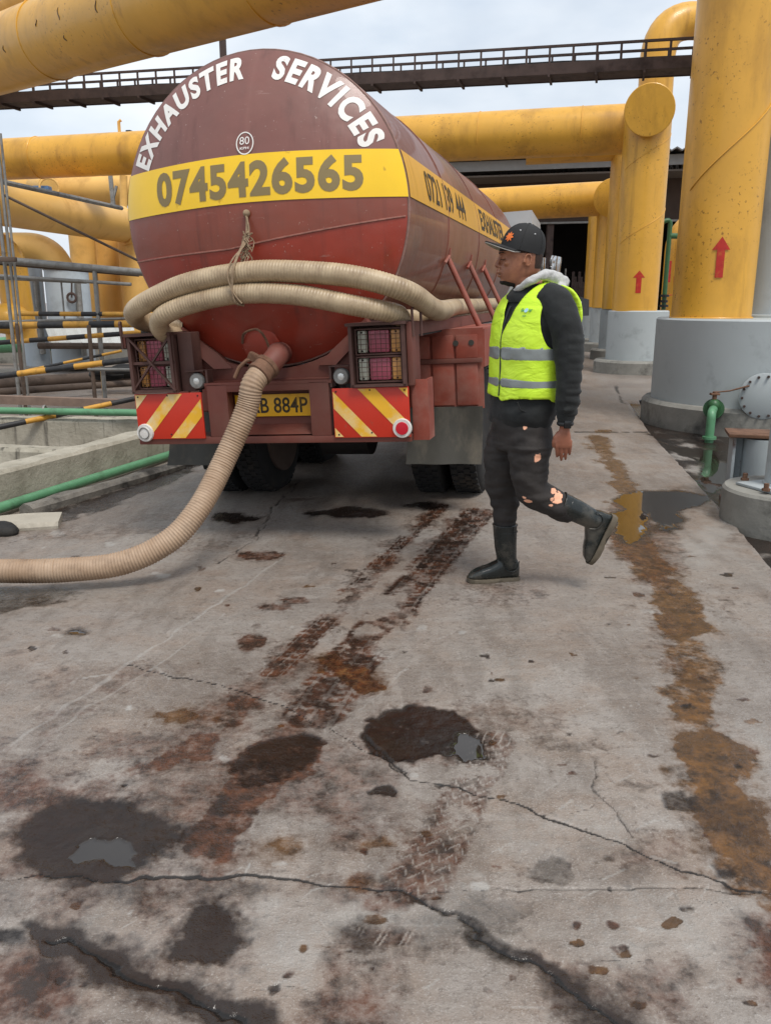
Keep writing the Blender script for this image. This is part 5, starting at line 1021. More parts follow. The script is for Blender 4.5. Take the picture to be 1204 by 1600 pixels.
h2 = [(.82, 4.6, 1.40), (.85, 2.0, 1.395), (.90, .8, 1.39), (.86, .25, 1.40), (.86, -.02, 1.44), (.66, -.16, 1.495), (.32, -.18, 1.572), (-.03, -.18, 1.598), (-.35, -.16, 1.562), (-.56, -.15, 1.50), (-.655, -.06, 1.43), (-.67, .08, 1.375), (-.67, .4, 1.35)]
hose('suction_hose', [TW(*p) for p in h2], .059, M['hose'], 'lower cream ribbed hose just under the upper one on the tank back')
g = []
for (px, py, Yd) in ((350, 720, 4.84), (310, 795, 4.66), (263, 846, 4.55), (190, 880, 4.48), (95, 891, 4.46), (-10, 892, 4.44), (-160, 888, 4.5)):
    g.append(at(px, py, Yd))
e0 = TW(.095, -.25, 1.14); e1 = TW(.058, -.325, 1.07)
hd = [e0, e1, at(385, 640, 4.93)]+g
hose('discharge_hose', hd, .067, M['hose_dirty'], 'dusty ribbed hose dropping from the tank outlet to the ground', None, .017, .0028, None)
# rope holding the hoses
mr = mat('frayed_rope', C('#8f7a62'), .9, var=.3, vs=30)
rp = thing('rope', TW(-.02, -.2, 1.9), 'frayed rope tying the hoses to the tank back', 'rope')
rn = [(.0, dish(0, 2.07)-.012, 2.06), (.005, -.075, 2.0), (-.0, -.09, 1.93), (-.015, -.13, 1.87), (-.03, -.2, 1.79), (-.035, -.245, 1.73), (-.045, -.25, 1.66), (-.05, -.25, 1.60), (-.04, -.23, 1.545), (-.02, -.17, 1.53)]
mk('strand', MB().tube([TW(*p) for p in smooth_path([Vector(p) for p in rn])], .008, 6), mr, rp)
rn2 = [(.0, -.07, 2.05), (.02, -.09, 1.96), (.0, -.12, 1.88), (-.05, -.21, 1.79), (-.07, -.25, 1.70), (-.04, -.25, 1.6), (-.0, -.24, 1.54)]
mk('strand', MB().tube([TW(*p) for p in smooth_path([Vector(p) for p in rn2])], .005, 6), mr, rp)
for k in range(34):
    a0 = Vector((random.uniform(-.015, .02), -.085+random.uniform(-.02, 0), random.uniform(1.83, 1.95))); q = [a0]
    for j in range(4): q.append(q[-1]+Vector((random.uniform(-.022, .022), random.uniform(-.012, .004), random.uniform(-.035, .012))))
    mk('frayed_end', MB().tube([TW(*p) for p in smooth_path(q, 3)], .0035, 4), mr, rp)
mk('knot', MB().ball(TW(.0, dish(0, 2.07)-.015, 2.06), .022), mr, rp)
textobj('lettering', 'DSN', lambda x, y: (LX+.02+.30*x, LY-.454, 1.33+.13*y), wt, ld, .02)
# ------------------------------------------------------------------ the walking man
YC = 4.28
def P(px, py, dy=0.0): return at(px, py, YC+dy)
def remesh(mb, vox, it=4, fac=.5):
    me = bpy.data.meshes.new('tmp'); me.from_pydata([Vector(v) for v in mb.v], [], mb.f); fixn(me)
    o = bpy.data.objects.new('tmp', me); COL.objects.link(o); m = o.modifiers.new('r', 'REMESH'); m.mode = 'VOXEL'; m.voxel_size = vox
    if it: s = o.modifiers.new('s', 'SMOOTH'); s.iterations = it; s.factor = fac
    dg = bpy.context.evaluated_depsgraph_get(); dg.update(); out = bpy.data.meshes.new_from_object(o.evaluated_get(dg))
    bpy.data.objects.remove(o); bpy.data.meshes.remove(me); return out
def displace(me, fn):
    n = len(me.vertices); co = np.empty(n*3, np.float32); no = np.empty(n*3, np.float32); me.vertices.foreach_get('co', co); me.vertices.foreach_get('normal', no)
    co = co.reshape(-1, 3); no = no.reshape(-1, 3); d = np.array([fn(c) for c in co]); co += no*d[:, None]; me.vertices.foreach_set('co', co.ravel()); me.update()
def limb(pts, k=6): 
    path = smooth_path([P(*p[:3]) for p in pts], k); return path, interp([p[3] for p in pts], k)
person = thing('person', (.7, YC, 0), 'man walking left in a lime safety vest, black cap, dark trousers and gumboots', 'person')
skin = NT('dark_skin'); cn = skin.ramp(skin.noise(28, 5, .6), .3, .7, C('#82523d'), C('#a06b4d')); cn = skin.mix(skin.math('MULTIPLY', skin.ramp(skin.sep()[2], 0.95, .99, (1, 1, 1), (0, 0, 0)), .7), cn, C('#8a5440'))
skin.set(Base_Color=cn, Roughness=.45, Normal=skin.bump(skin.noise(120, 3), .08, .002)); skin.b.inputs['Sheen Weight'].default_value = .03
M['skin'] = skin.m
b = MB()
# head: slices from the crown to the chin
HS = [(356, 802, 832, .045), (362, 793, 839, .06), (372, 786, 844, .071), (384, 782, 847, .076), (392, 780.3, 847.5, .077), (398, 781.8, 847.5, .0765), (403, 783.2, 847, .076), (409, 783, 846, .0745), (415, 782, 845, .073), (421, 780.6, 843.5, .070), (427, 780.3, 842, .066), (432, 781, 839, .061), (437, 782.3, 834, .056), (441, 784.5, 828, .049), (444.5, 788, 821, .039), (447, 794, 814, .024)]
rr = []
for (y, x0, x1, hw) in HS:
    a, c = P(x0, y), P(x1, y); m_ = (a+c)/2; hx = (c.x-a.x)/2; ring = []
    for k in range(40):
        an = 2*PI*k/40; cx_, sy_ = math.cos(an), math.sin(an); e = .82; x_ = math.copysign(abs(cx_)**e, cx_); y_ = math.copysign(abs(sy_)**e, sy_)
        w_ = hw*(1-.22*max(0, -x_)**1.5) if y > 392 else hw*(1-.08*max(0, -x_))
        ring.append((m_.x+hx*x_, m_.y+w_*y_, m_.z))
    rr.append(ring)
b.rings(rr)
b.ball(P(782.5, 394.5), .011, .048, .010)                                         # brow
for s in (-1, 1):
    b.ball(P(792, 411, s*.042), .018, .013, .014); b.ball(P(787.2, 403.3, s*.032), .0095, .014, .007)  # cheekbone, eyelid
    b.ball(P(781.3, 416.5, s*.012), .0095, .0085, .0085)                           # nostril wing
b.tube([P(782.5, 398.5), P(779.6, 405), P(776.8, 411), P(776.4, 415)], [.0085, .0095, .0118, .013], 14); b.ball(P(776.6, 415), .0115, .0135, .0105)
b.ball(P(779.2, 425.2), .0125, .024, .0075); b.ball(P(780.2, 430.6), .0118, .021, .0078); b.ball(P(785.5, 440), .016, .024, .014)
b.tube([P(806, 428), P(822, 440), P(832, 452), P(838, 475)], [.058, .060, .066, .08], 24, flat=1.0)  # neck
b.tube([P(838, 470), P(830, 520), P(822, 580), P(815, 650)], [.1, .12, .12, .11], 20)              # trunk under the clothes
for dy, pts in ((-1, [(858, 468, -.14, .05), (880, 515, -.2, .045), (886, 568, -.23, .04), (886, 620, -.25, .034), (883, 650, -.25, .028), (882, 668, -.25, .026)]), (1, [(820, 470, .15, .05), (815, 520, .2, .045), (812, 568, .22, .04), (808, 620, .22, .034), (806, 662, .22, .027)])):
    pa, ra = limb(pts); b.tube(pa, ra, 14)
for pts in ([(803, 668, .08, .08), (788, 716, .09, .075), (781, 758, .09, .055), (788, 800, .09, .045), (792, 880, .09, .04)], [(828, 668, -.08, .085), (826, 730, -.09, .07), (832, 768, -.09, .055), (862, 783, -.09, .04), (926, 815, -.09, .03)]):
    pa, ra = limb(pts); b.tube(pa, ra, 14)
# hands: palm, four fingers, thumb
def hand(x, y, dy, k):
    h_ = lambda dx, dyp, d=0: P(x+dx*k, y+dyp, dy+d)
    b.rings([[h_(cx_+w_*math.cos(a), yy, .0)+Vector((0, t_*math.sin(a), 0)) for a in np.linspace(0, 2*PI, 18, False)] for (yy, cx_, w_, t_) in ((-5, 0, 7.5, .02), (2, -1, 9.0, .021), (9, -2, 11.5, .02), (17, -2.5, 13, .0185), (24, -2.5, 13.2, .016), (28, -2.5, 12.3, .012))])
    for (fx, L1, y0) in ((-12.8, 17, 25), (-5.6, 20.5, 27), (1.7, 19.5, 26.5), (8.6, 14.5, 24)):
        b.tube([h_(fx, y0-8, .0), h_(fx*.98, y0, -.002), h_(fx*.95-.3, y0+L1*.42, .004), h_(fx*.92-.5, y0+L1*.75, .014), h_(fx*.9-.4, y0+L1, .024)], [.0105, .0098, .0088, .0082, .006], 12)
    b.tube([h_(-8, 4, .006), h_(-14.5, 12, .008), h_(-17.2, 20, .010), h_(-17.0, 27, .016)], [.014, .0135, .0108, .008], 12)
hand(882, 672, -.25, 1.0); hand(806, 676, .22, 1.0)
# ear
ear = P(823, 406.5, -.0765)
def ear_shape(sgn):
    e = P(823, 406.5, sgn*.0755); b.ball(e, .016, .006, .028, Matrix.Rotation(.18, 3, 'Y')); q = []
    for i in range(15):
        a = rad(-70+i*20); q.append(e+Matrix.Rotation(.18, 3, 'Y')@Vector((.0165*math.cos(a)+.002, sgn*.010, .029*math.sin(a))))
    b.tube(q, [.0045]*13+[.006, .007], 8)
ear_shape(-1); ear_shape(1)
body = mk('body', remesh(b, .0036, 3, .5), M['skin'], person, smooth=180)
hairm = mat('short_hair', C('#1b1310'), .85, var=.3, vs=60, bump=.5, bs=220)
# close-cropped hair under the cap, lash and brow lines, beard
def shell(me_src, keep, off, name, m, parent, thick=0., smooth_b=6, fn=None):
    bm = bmesh.new(); bm.from_mesh(me_src); base = ROOTLOC.get(parent.name, Vector((0, 0, 0)))
    bm.normal_update(); bad = [f for f in bm.faces if not keep(f.calc_center_median()+base)]
    bmesh.ops.delete(bm, geom=bad, context='FACES')
    for _ in range(smooth_b):
        bv = [v for v in bm.verts if v.is_boundary]; new = {}
        for v in bv:
            nb = [e.other_vert(v) for e in v.link_edges if e.is_boundary]
            if len(nb) == 2: new[v] = v.co*.4+(nb[0].co+nb[1].co)*.3
        for v, c_ in new.items(): v.co = c_
    bm.normal_update()
    for v in bm.verts: v.co += v.normal*(off if fn is None else off+fn(v.co+base))
    me = bpy.data.meshes.new(name); bm.to_mesh(me); bm.free(); me.materials.append(m); finish(me, 180)
    o = bpy.data.objects.new(name, me); COL.objects.link(o); o.parent = parent; ROOTLOC[o.name] = base
    if thick: s = o.modifiers.new('thickness', 'SOLIDIFY'); s.thickness = thick; s.offset = 1
    return o
def px_of(c):
    q = Vector(c)-Vector((0, 0, CAMH)); z = q.dot(_F); return CX+FPX*q.dot(_R)/z, CY-FPX*q.dot(_U)/z
e_c = P(823, 406); zt = lambda y: P(800, y).z
def is_hair(c):
    if c.z < zt(424) or c.z < zt(433)+.0: return False
    fx = (c.x-P(807, 400).x); lim = zt(418)-.35*max(0, (c.x-P(826, 400).x))*0
    if c.x < P(806, 400).x: return c.z > zt(393)
    if c.x < P(832, 400).x: return c.z > zt(396)
    return c.z > zt(420)
shell(body.data, is_hair, .0008, 'hair', mat('cropped_fade_hair', C('#33221a'), .9, var=.35, vs=90, bump=.4, bs=240), person)
shell(body.data, lambda c: (c.x < P(803, 440).x and zt(449) < c.z < zt(438.5)+ -.25*max(0, c.x-P(786, 440).x) and abs(c.y-YC) < .045), .0012, 'beard', hairm, person)
0 and shell(body.data, lambda c: c.x < P(789, 420).x and zt(424) < c.z < zt(421.2) and abs(c.y-YC) < .028 and c.x > P(776, 420).x, .0008, 'moustache', hairm, person)
for s in (-1, 1):
    mk('eyelashes', MB().tube([P(781.8, 404.6, s*.020), P(782.6, 405.6, s*.030), P(785.5, 405.9, s*.041), P(789.5, 405.0, s*.049)], [.001, .0018, .0018, .001], 6), hairm, person)
    mk('eyebrow', MB().tube([P(779.8, 396.0, s*.014), P(780.4, 394.6, s*.028), P(784, 393.8, s*.044), P(789, 395.3, s*.056)], [.003, .004, .004, .002], 8, flat=.6), hairm, person)
lipm = mat('lips', C('#5b3430'), .45, var=.08); 
mk('mouth_line', MB().tube([P(777.9, 428.1, 0.0), P(778.6, 428.2, -.012), P(781.5, 428.6, -.025)], .0013, 6), hairm, person); mk('mouth_line', MB().tube([P(777.9, 428.1, 0.0), P(778.6, 428.2, .012), P(781.5, 428.6, .025)], .0013, 6), hairm, person)
# ---- clothes
PHI = rad(27); fdir = Vector((-math.cos(PHI), -math.sin(PHI), 0)); ldir = Vector((math.sin(PHI), -math.cos(PHI), 0))
TS = [(663, 813, .185, .125), (652, 813, .205, .142), (640, 814.5, .21, .148), (615, 819, .208, .142), (590, 820.5, .206, .140), (560, 822, .208, .142), (530, 824, .213, .146), (505, 828, .218, .142), (485, 832, .218, .132), (470, 836, .205, .118), (459, 839, .17, .10), (450, 839, .115, .082), (444, 838, .085, .072)]
def torso_rings(ex=0.):
    out = []
    for (y, xc, a, bb) in TS:
        c = P(xc, y); out.append([c+ldir*((a+ex)*math.copysign(abs(math.cos(t_))**.9, math.cos(t_)))+fdir*((bb+ex)*math.copysign(abs(math.sin(t_))**.9, math.sin(t_))) for t_ in np.linspace(0, 2*PI, 48, False)])
    return out
hm = NT('black_hoodie_cloth'); c = hm.ramp(hm.noise(7, 6, .6), .3, .7, C('#0f1111'), C('#1c1f1f')); hm.set(Base_Color=c, Roughness=.85, Normal=hm.bump(hm.noise(14, 5, .6), .5, .01, hm.bump(hm.noise(300, 2), .2, .002))); hm.b.inputs['Sheen Weight'].default_value = .08; M['hoodie'] = hm.m
tm = MB().rings(torso_rings()); torso_me = remesh(tm, .009, 3, .5)
def nz(c, sx, sy, sz, k=0): return mnoise.noise((c[0]*sx+k, c[1]*sy, c[2]*sz))
hb = MB().rings(torso_rings())
arm = [(852, 464, -.12, .075), (868, 474, -.17, .083), (880, 500, -.205, .078), (886, 530, -.222, .071), (888, 562, -.235, .066), (888, 590, -.245, .061), (886, 618, -.25, .055), (884.5, 640, -.25, .05), (883, 655, -.25, .045)]
pa, ra = limb(arm, 6); hb.tube(pa, ra, 22)
arm2 = [(828, 466, .12, .07), (818, 476, .17, .075), (814, 510, .2, .07), (812, 562, .22, .06), (809, 620, .22, .05), (806, 655, .22, .043)]
pa2, ra2 = limb(arm2, 6); hb.tube(pa2, ra2, 18)
hme = remesh(hb, .0065, 4, .5)
def hood_fold(c):
    d = .007*nz(c, 8, 8, 9)+.004*nz(c, 20, 20, 24, 3)
    if c[0] > P(866, 560).x and c[2] < P(880, 520).z: d += .011*abs(nz(c, 6, 6, 30, 8))*(1+1.2*(c[2] < P(880, 600).z)) 
    if c[2] < P(820, 615).z: d += .008*nz(c, 5, 5, 16, 4)
    return d
displace(hme, hood_fold); hoodie = mk('hoodie', hme, M['hoodie'], person, smooth=180)
mk('cuff', MB().tube([P(883.6, 647, -.25), P(883.2, 652, -.25), P(882.8, 658, -.25)], [.046, .044, .038], 20), M['hoodie'], person)
mk('pocket_edge', MB().tube([P(808, 628, -.19), P(812, 640, -.19), P(826, 646, -.19)], .004, 6), M['hoodie'], person)
grey_h = NT('heather_grey_fleece'); c = grey_h.ramp(grey_h.noise(45, 4, .7), .3, .7, C('#a9a9a8'), C('#c9c8c6')); grey_h.set(Base_Color=c, Roughness=.95, Normal=grey_h.bump(grey_h.noise(22, 4), .5, .01))
hd_ = MB(); pth = [(803, 455, -.02, .012), (812, 450, -.075, .015), (830, 439, -.108, .022), (848, 430, -.105, .03), (866, 433, -.07, .034), (878, 442, -.01, .036), (868, 437, .06, .034), (848, 433, .095, .028), (826, 441, .095, .018), (806, 452, .05, .012), (801, 457, .0, .01)]
pa, ra = limb(pth, 6); hd_.tube(pa, ra, 16); hd_.ball(P(873, 448, -.03), .045, .07, .028, Matrix.Rotation(.5, 3, 'Y'))
hm2 = remesh(hd_, .006, 4, .5); displace(hm2, lambda c: .009*nz(c, 14, 14, 22)+.005*nz(c, 34, 34, 44, 5)); mk('hood', hm2, grey_h.m, person, smooth=180)
collar = MB().rings([[P(xc, y)+ldir*(a*math.cos(t_))+fdir*(bb*math.sin(t_)) for t_ in np.linspace(0, 2*PI, 40, False)] for (y, xc, a, bb) in ((472, 832, .15, .125), (462, 829, .12, .122), (454, 828, .098, .098), (449.5, 829, .092, .085))], False, False)
mk('collar', collar, M['hoodie'], person, smooth=180)
# vest
vm = NT('lime_vest_cloth'); c = vm.ramp(vm.noise(5, 4), .3, .7, C('#c6ee2c'), C('#d8fa42')); wr = vm.noise(7, 4, .5, (1, 1, 2.2), dist=.6); vm.set(Base_Color=c, Roughness=.5, Normal=vm.bump(wr, .7, .02, vm.bump(vm.noise(220, 2), .12, .002))); M['vest'] = vm.m
silver = mat('silver_reflective', C('#8f9594'), .4, .25, var=.08, vs=14, bump=.25, bs=18, bdist=.008)
tc_ = lambda z: None
zs = [P(xc, y).z for (y, xc, a, bb) in TS]; cs_ = [P(xc, y) for (y, xc, a, bb) in TS]
def axis_c(z):
    for i in range(len(zs)-1):
        if zs[i] <= z <= zs[i+1]: f = (z-zs[i])/(zs[i+1]-zs[i]); return cs_[i].lerp(cs_[i+1], f)
    return cs_[0] if z < zs[0] else cs_[-1]
def lf(c): q = Vector(c)-axis_c(c[2]); return q.dot(ldir), q.dot(fdir)
Z = lambda y: P(820, y).z
def vest_keep(c, z0=None, z1=None):
    l, f = lf(c); z = c.z
    hem = Z(617)-.02*math.exp(-((l-.03)/.05)**2)*(f > 0)-.012*(f < 0)
    if z < (hem if z0 is None else z0) or z > (Z(441) if z1 is None else z1): return False
    if f > 0 and z > Z(520):                     # open V at the throat
        h = (z-Z(520))/(Z(447)-Z(520))
        if -.058*h-.004 < l < .082*h**.85+.004: return False
    elif f > 0 and abs(l+.002) < .0045: return False
    if abs(l) > (.10 if z < Z(470) else .14):                              # arm holes
        zc = Z(492); dz = (z-zc)/(.165 if z < zc else .12); df = (f+.01)/.092
        if dz*dz+df*df < 1: return False
        if z > Z(470) and abs(l) > .185: return False
    return True
wrk = lambda c: .004*nz(c, 7, 7, 12, 2)+.003*nz(c, 16, 16, 24, 6)
vest = shell(torso_me.copy() if False else torso_me, lambda c: vest_keep(c), .012, 'vest', M['vest'], person, .003, 8, wrk) if False else None
tor_o = torso_me; tor_o.transform(Matrix.Translation(-ROOTLOC[person.name]))
vest = shell(tor_o, lambda c: vest_keep(c), .013, 'vest', M['vest'], person, .003, 8, wrk)
shell(tor_o, lambda c: vest_keep(c, Z(559), Z(539)), .0148, 'reflective_band', silver, vest, .0015, 8, wrk)
shell(tor_o, lambda c: vest_keep(c, Z(603), Z(587)), .0148, 'reflective_band', silver, vest, .0015, 8, wrk)
zp = []
for y in range(478, 618, 6):
    c = axis_c(Z(y)); i = min(range(len(zs)), key=lambda i: abs(zs[i]-Z(y))); bb = np.interp(Z(y), zs, [t_[3] for t_ in TS]); zp.append(c+fdir*(bb+.013)+ldir*(-.002))
mk('zip', MB().tube(zp, .006, 8), M['black'], vest)
fl_ = [(874, 449, -.12, .02), (888, 458, -.13, .032), (897, 474, -.13, .038), (900, 495, -.13, .036), (899, 518, -.13, .022)]; pa, ra = limb(fl_, 6); mk('back_panel', MB().tube(pa, ra, 14, True, .35, (1, .3, 0)), M['vest'], vest, smooth=80)
# vest piping at the armhole and chest print
def on_vest(l, y, off=.02):
    z = Z(y); c = axis_c(z); a = np.interp(z, zs, [t_[2] for t_ in TS]); bb = np.interp(z, zs, [t_[3] for t_ in TS]); t_ = math.acos(max(-1, min(1, math.copysign(abs(l/a)**(1/.9), l)))); return c+ldir*(l)+fdir*(bb*abs(math.sin(t_))**.9+off)
gm = mat('green_print', C('#3f8f5a'), .6, var=.1); bl = mat('pale_blue_print', C('#a9d4e6'), .6, var=.1)
def chest(x0, x1, y0, y1): return lambda x, y: on_vest(x0+(x1-x0)*x, y0+(y1-y0)*y)
textobj('lettering', 'Ge', chest(.094, .112, 486, 481), gm, vest, .03); textobj('lettering', 'W', chest(.136, .152, 487, 482), gm, vest, .03); textobj('lettering', 'team', chest(.112, .132, 493.5, 491), gm, vest, .02)
mk('emblem', MB().add([on_vest(.124+.010*math.cos(a), 484+3.2*math.sin(a), .0205) for a in np.linspace(0, 2*PI, 14, False)], [tuple(range(14))]), bl, vest, smooth=0)
# trousers
pm_ = MB(); pm_.rings([[P(xc, y)+ldir*(a*math.cos(t_))+fdir*(bb*math.sin(t_)) for t_ in np.linspace(0, 2*PI, 32, False)] for (y, xc, a, bb) in ((640, 814, .18, .13), (660, 812, .185, .135), (680, 812, .185, .135), (700, 812, .17, .12))])
for pts in ([(802, 668, .07, .112), (791, 700, .08, .108), (786, 732, .085, .098), (784, 758, .09, .086), (788, 778, .09, .074), (789, 800, .09, .066), (789, 818, .09, .059), (790, 840, .09, .054)], [(826, 668, -.07, .118), (827, 700, -.085, .112), (826, 730, -.09, .098), (829, 755, -.09, .090), (838, 770, -.09, .083), (860, 784, -.09, .074), (878, 797, -.09, .064), (894, 803, -.09, .055)]):
    pa, ra = limb(pts, 6); pm_.tube(pa, ra, 22)
pme = remesh(pm_, .007, 5, .5)
def tr_fold(c):
    d = .010*nz(c, 8, 8, 12, 1)+.006*nz(c, 18, 18, 26, 2)
    z = c[2]
    if z < P(800, 690).z: d += .012*abs(nz(c, 6, 6, 24, 5))
    return d
displace(pme, tr_fold)
tr = NT('dark_trouser_cloth'); c = tr.ramp(tr.noise(6, 6, .6), .3, .7, C('#221f1e'), C('#37322f'))
base = ROOTLOC[person.name]
def spot(px, py, dy, r, sx=1., sz=1.):
    v = tr.n.new('ShaderNodeVectorMath'); v.operation = 'SUBTRACT'; tr.link(tr.tc.outputs['Object'], v.inputs[0]); q = P(px, py, dy)-base; v.inputs[1].default_value = q
    v2 = tr.n.new('ShaderNodeVectorMath'); v2.operation = 'MULTIPLY'; tr.link(v.outputs[0], v2.inputs[0]); v2.inputs[1].default_value = (1/(r*sx), .25/r, 1/(r*sz))
    v3 = tr.n.new('ShaderNodeVectorMath'); v3.operation = 'LENGTH'; tr.link(v2.outputs[0], v3.inputs[0])
    return tr.ramp(tr.math('ADD', v3.outputs['Value'], tr.math('MULTIPLY', tr.math('SUBTRACT', tr.noise(55, 4, .6), .5), 1.5)), .85, 1.0, (1, 1, 1), (0, 0, 0))
f = None
for s_ in ((820.5, 668, -.19, .011, 1, 1.2), (839, 715.5, -.19, .021, .9, 1.15), (819, 779, -.17, .012, 1, .8), (825, 784, -.17, .015, 1.4, .7), (866, 768, -.16, .018, 1, 1), (872, 777, -.16, .024, 1.1, 1), (870, 784, -.16, .016, 1.6, .7), (860, 789, -.16, .011, 1.2, .7), (878, 776, -.16, .013, .8, 1.2), (861, 780, -.16, .01, 1, 1)):
    g_ = spot(*s_); f = g_ if f is None else tr.math('MAXIMUM', f, g_)
c = tr.mix(f, c, C('#efb190')); tr.set(Base_Color=c, Roughness=.85, Normal=tr.bump(tr.noise(15, 5, .6), .45, .01, tr.bump(tr.noise(260, 2), .2, .002)))
mk('trousers', pme, tr.m, person, smooth=180)
# gumboots
rub = mat('black_gumboot_rubber', C('#1a1f1e'), .24, var=.25, vs=8, dirt=C('#756d61'), damt=.7, ds=5, d0=.47, d1=.76, bump=.12, bs=20)
sole_m = mat('muddy_sole', C('#5f5648'), .85, var=.2, vs=18, dirt=C('#2f2a24'), damt=.5, ds=14, bump=.4)
def boot(Mx, label=None, shaft_h=.325, lean=0.):
    m = MB(); secs = []
    for (x, w, h, z0) in ((-.205, .012, .02, .035), (-.198, .03, .045, .03), (-.18, .043, .066, .02), (-.14, .050, .085, .02), (-.09, .050, .10, .02), (-.04, .046, .125, .02), (.0, .043, .15, .02), (.04, .042, .15, .02), (.068, .036, .13, .02), (.08, .024, .10, .025)):
        ring = []
        for k in range(24):
            a = 2*PI*k/24; cy_, sz_ = math.cos(a), math.sin(a); ring.append(Vector((x, w*math.copysign(abs(cy_)**.7, cy_), z0+(h-z0)*(.5+.5*math.copysign(abs(sz_)**.75, sz_)))))
        secs.append(ring)
    m.rings(secs)
    m.tube([(.018+lean*0, 0, .08), (.02+lean*.3, 0, .13), (.022+lean*.7, 0, .2), (.022+lean, 0, shaft_h)], [.05, .054, .060, .066], 28)
    me = remesh(m, .0048, 5, .5); me.transform(Mx); bt = mk('boot', me, rub, person, smooth=180)
    s = MB(); out = []
    for (x, w) in ((-.208, .014), (-.2, .034), (-.18, .047), (-.14, .054), (-.09, .053), (-.04, .047), (-.005, .044), (.04, .046), (.07, .04), (.084, .026)): out.append((x, w))
    pl = [(x, -w) for x, w in out]+[(x, w) for x, w in out[::-1]]
    s.rings([[Mx@Vector((x, y*q, z+(.012 if -.02 > x > -.055 and z < .01 else 0)+(.012*max(0, (-x-.15)/.06) if z < .03 else 0))) for x, y in pl] for (z, q) in ((.0, .96), (.006, 1.0), (.024, 1.0), (.03, .93))])
    mk('sole', s, sole_m, bt, smooth=40)
    r_ = MB(); r_.torus((.022+lean*.98, 0, shaft_h-.004), (0, 0, 1), .0655, .004, 32, 8); r_.torus((.022+lean*.8, 0, shaft_h-.04), (0, 0, 1), .064, .0022, 32, 6)
    r_.tube(smooth_path([(-.02, -.046, .118), (-.005, -.05, .085), (.03, -.049, .07), (.062, -.042, .085), (.072, -.036, .125)], 5), .0025, 6)
    me2 = bpy.data.meshes.new('trim'); me2.from_pydata([Mx@Vector(v) for v in r_.v], [], r_.f); mk('trim', me2, rub, bt, smooth=60)
h = G(793, 903); 
boot(Matrix.Translation((P(789, 880, .09).x-.004, YC+.09, -.012)) @ Matrix.Rotation(rad(8), 4, 'Z'), None, .33, -.028)
hp_ = P(939, 820, -.09)
boot(Matrix.Translation(hp_) @ Matrix.Rotation(rad(-68), 4, 'Y') @ Matrix.Rotation(rad(-4), 4, 'Z') @ Matrix.Translation((-.012, 0, -.055)), None, .30, .012)
# cap
ck = NT('black_cap_cloth'); c = ck.ramp(ck.noise(9, 4), .3, .7, C('#141414'), C('#1f1f20')); ck.set(Base_Color=c, Roughness=.8, Normal=ck.bump(ck.noise(260, 2), .25, .002)); ck = ck.m
tilt = math.atan(.225); RT = Matrix.Rotation(tilt, 3, 'Y'); co = P(814.2, 393.5)
cap_r = []
for i in range(13):
    t_ = i/12; h_ = .135*t_ ; k_ = max(.02, (1-t_**2.7))**(1/2.3); 
    cap_r.append([co+RT@Vector((.109*k_*math.cos(a)-(-.006*t_)+.0, .088*k_*math.sin(a), h_)) for a in np.linspace(0, 2*PI, 40, False)])
cap = mk('cap', MB().rings(cap_r, False, True), ck, person, smooth=60)
for a in np.linspace(0, PI, 4)[:3]+.3:
    q = []
    for i in range(25):
        t_ = -1+2*i/24; tt = 1-abs(t_); k_ = max(.02, (1-tt**2.7))**(1/2.3); sg = 1 if t_ < 0 else -1; q.append(co+RT@Vector(((.1095*k_*math.cos(a))*sg+.006*tt, .0885*k_*math.sin(a)*sg, .1355*tt)))
    mk('seam', MB().tube(q, .0013, 5), ck, cap)
mk('button', MB().ball(co+RT@Vector((.006, 0, .136)), .009, .009, .005, RT), ck, cap)
for (a, z_) in ((rad(-72), .088), (rad(-118), .090)):
    tt = z_/.135; k_ = (1-tt**2.7)**(1/2.3); mk('eyelet', MB().ball(co+RT@Vector((.11*k_*math.cos(a)+.006*tt, .089*k_*math.sin(a), z_)), .0045, n=8), mat('eyelet_grey', C('#b9b9b9'), .6, var=.05), cap)
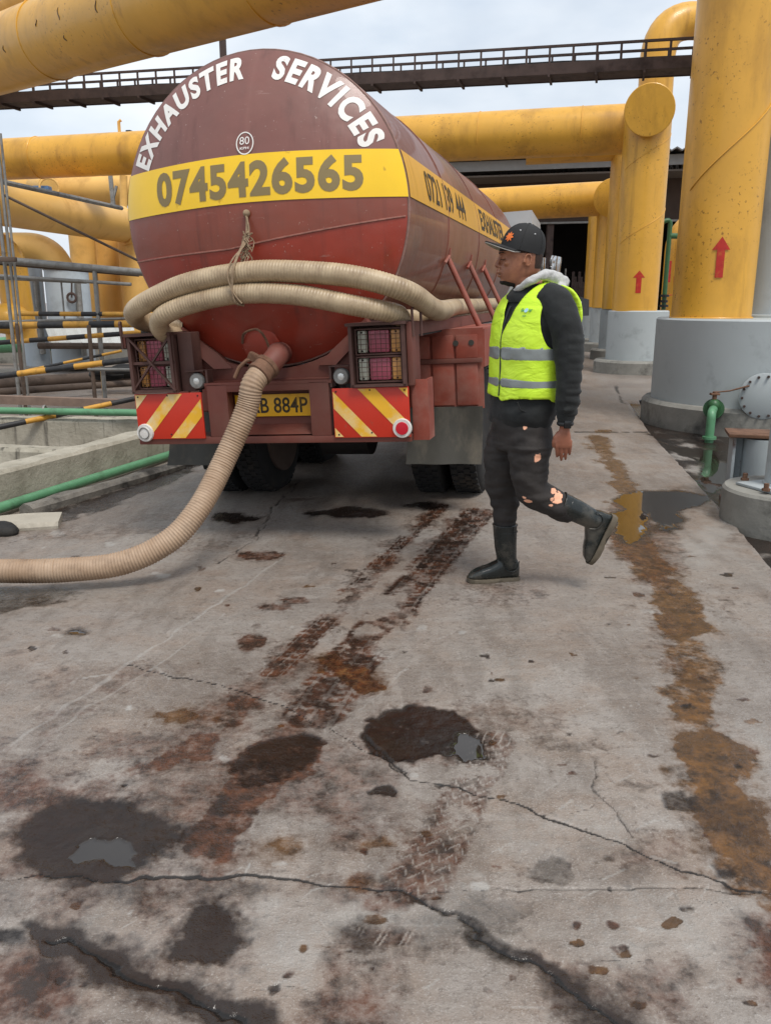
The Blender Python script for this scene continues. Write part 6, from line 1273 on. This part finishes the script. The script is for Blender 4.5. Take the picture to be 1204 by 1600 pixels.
def brim(zo, th):
    top = []; inn = []
    for i in range(33):
        a = rad(180-82+164*i/32); c_ = abs(math.cos(a)); ext = .082*max(0, math.cos((a-PI)*.98))**.55; d = -.006*math.sin(a)**2*2
        inn.append(Vector((.104*math.cos(a), .083*math.sin(a), zo+d))); top.append(Vector((.104*math.cos(a)-ext*1.0, (.083+ext*.08)*math.sin(a), zo+d*1.6)))
    n = 33; vs = [co+RT@p for p in inn+top]+[co+RT@(p+Vector((0, 0, -th))) for p in inn+top]; fs = []
    for i in range(n-1): fs += [(i, i+1, n+i+1, n+i), (2*n+i, 3*n+i, 3*n+i+1, 2*n+i+1), (n+i, n+i+1, 3*n+i+1, 3*n+i)]
    return MB().add(vs, fs)
br = mk('brim', brim(.012, .004), ck, cap); mk('brim_lining', brim(.0065, .003), mat('brim_grey', C('#a19d97'), .8, var=.08), br)
st = []; a0 = rad(180+38)
for i in range(32):
    a = 2*PI*i/32; rr_ = .018*(1+.28*math.cos(8*a)) ; u_, v_ = rr_*math.cos(a), rr_*math.sin(a)*1.1; aa = a0+u_/.095; z_ = .052+v_; tt = z_/.135; k_ = (1-tt**2.7)**(1/2.3)
    st.append(co+RT@Vector((.1125*k_*math.cos(aa)+.006*tt, .0915*k_*math.sin(aa), z_)))
aa = a0; ctr = co+RT@Vector((.114*.97*math.cos(aa), .093*.97*math.sin(aa), .052))
mk('emblem', MB().add([ctr]+st, [(0, i+1, (i+1) % 32+1) for i in range(32)]), mat('orange_embroidery', C('#e0702a'), .7, var=.2, vs=90, bump=.5, bs=200), cap, smooth=60)
# watch
wv_ = P(882.6, 661.5, -.25); wch = mk('watch_strap', MB().tube([wv_+Vector((.0327*math.cos(a), .0315*math.sin(a), .0)) for a in np.linspace(0, 2*PI, 25)], .009, 8, False, 1.3, (0, 0, 1)), M['black'], person)
mk('watch_face', MB().box(wv_+Vector((.004, -.036, 0)), (.036, .012, .04), None, .005), mat('watch_glass', C('#0c0d0f'), .1, var=.05, bump=0), wch)
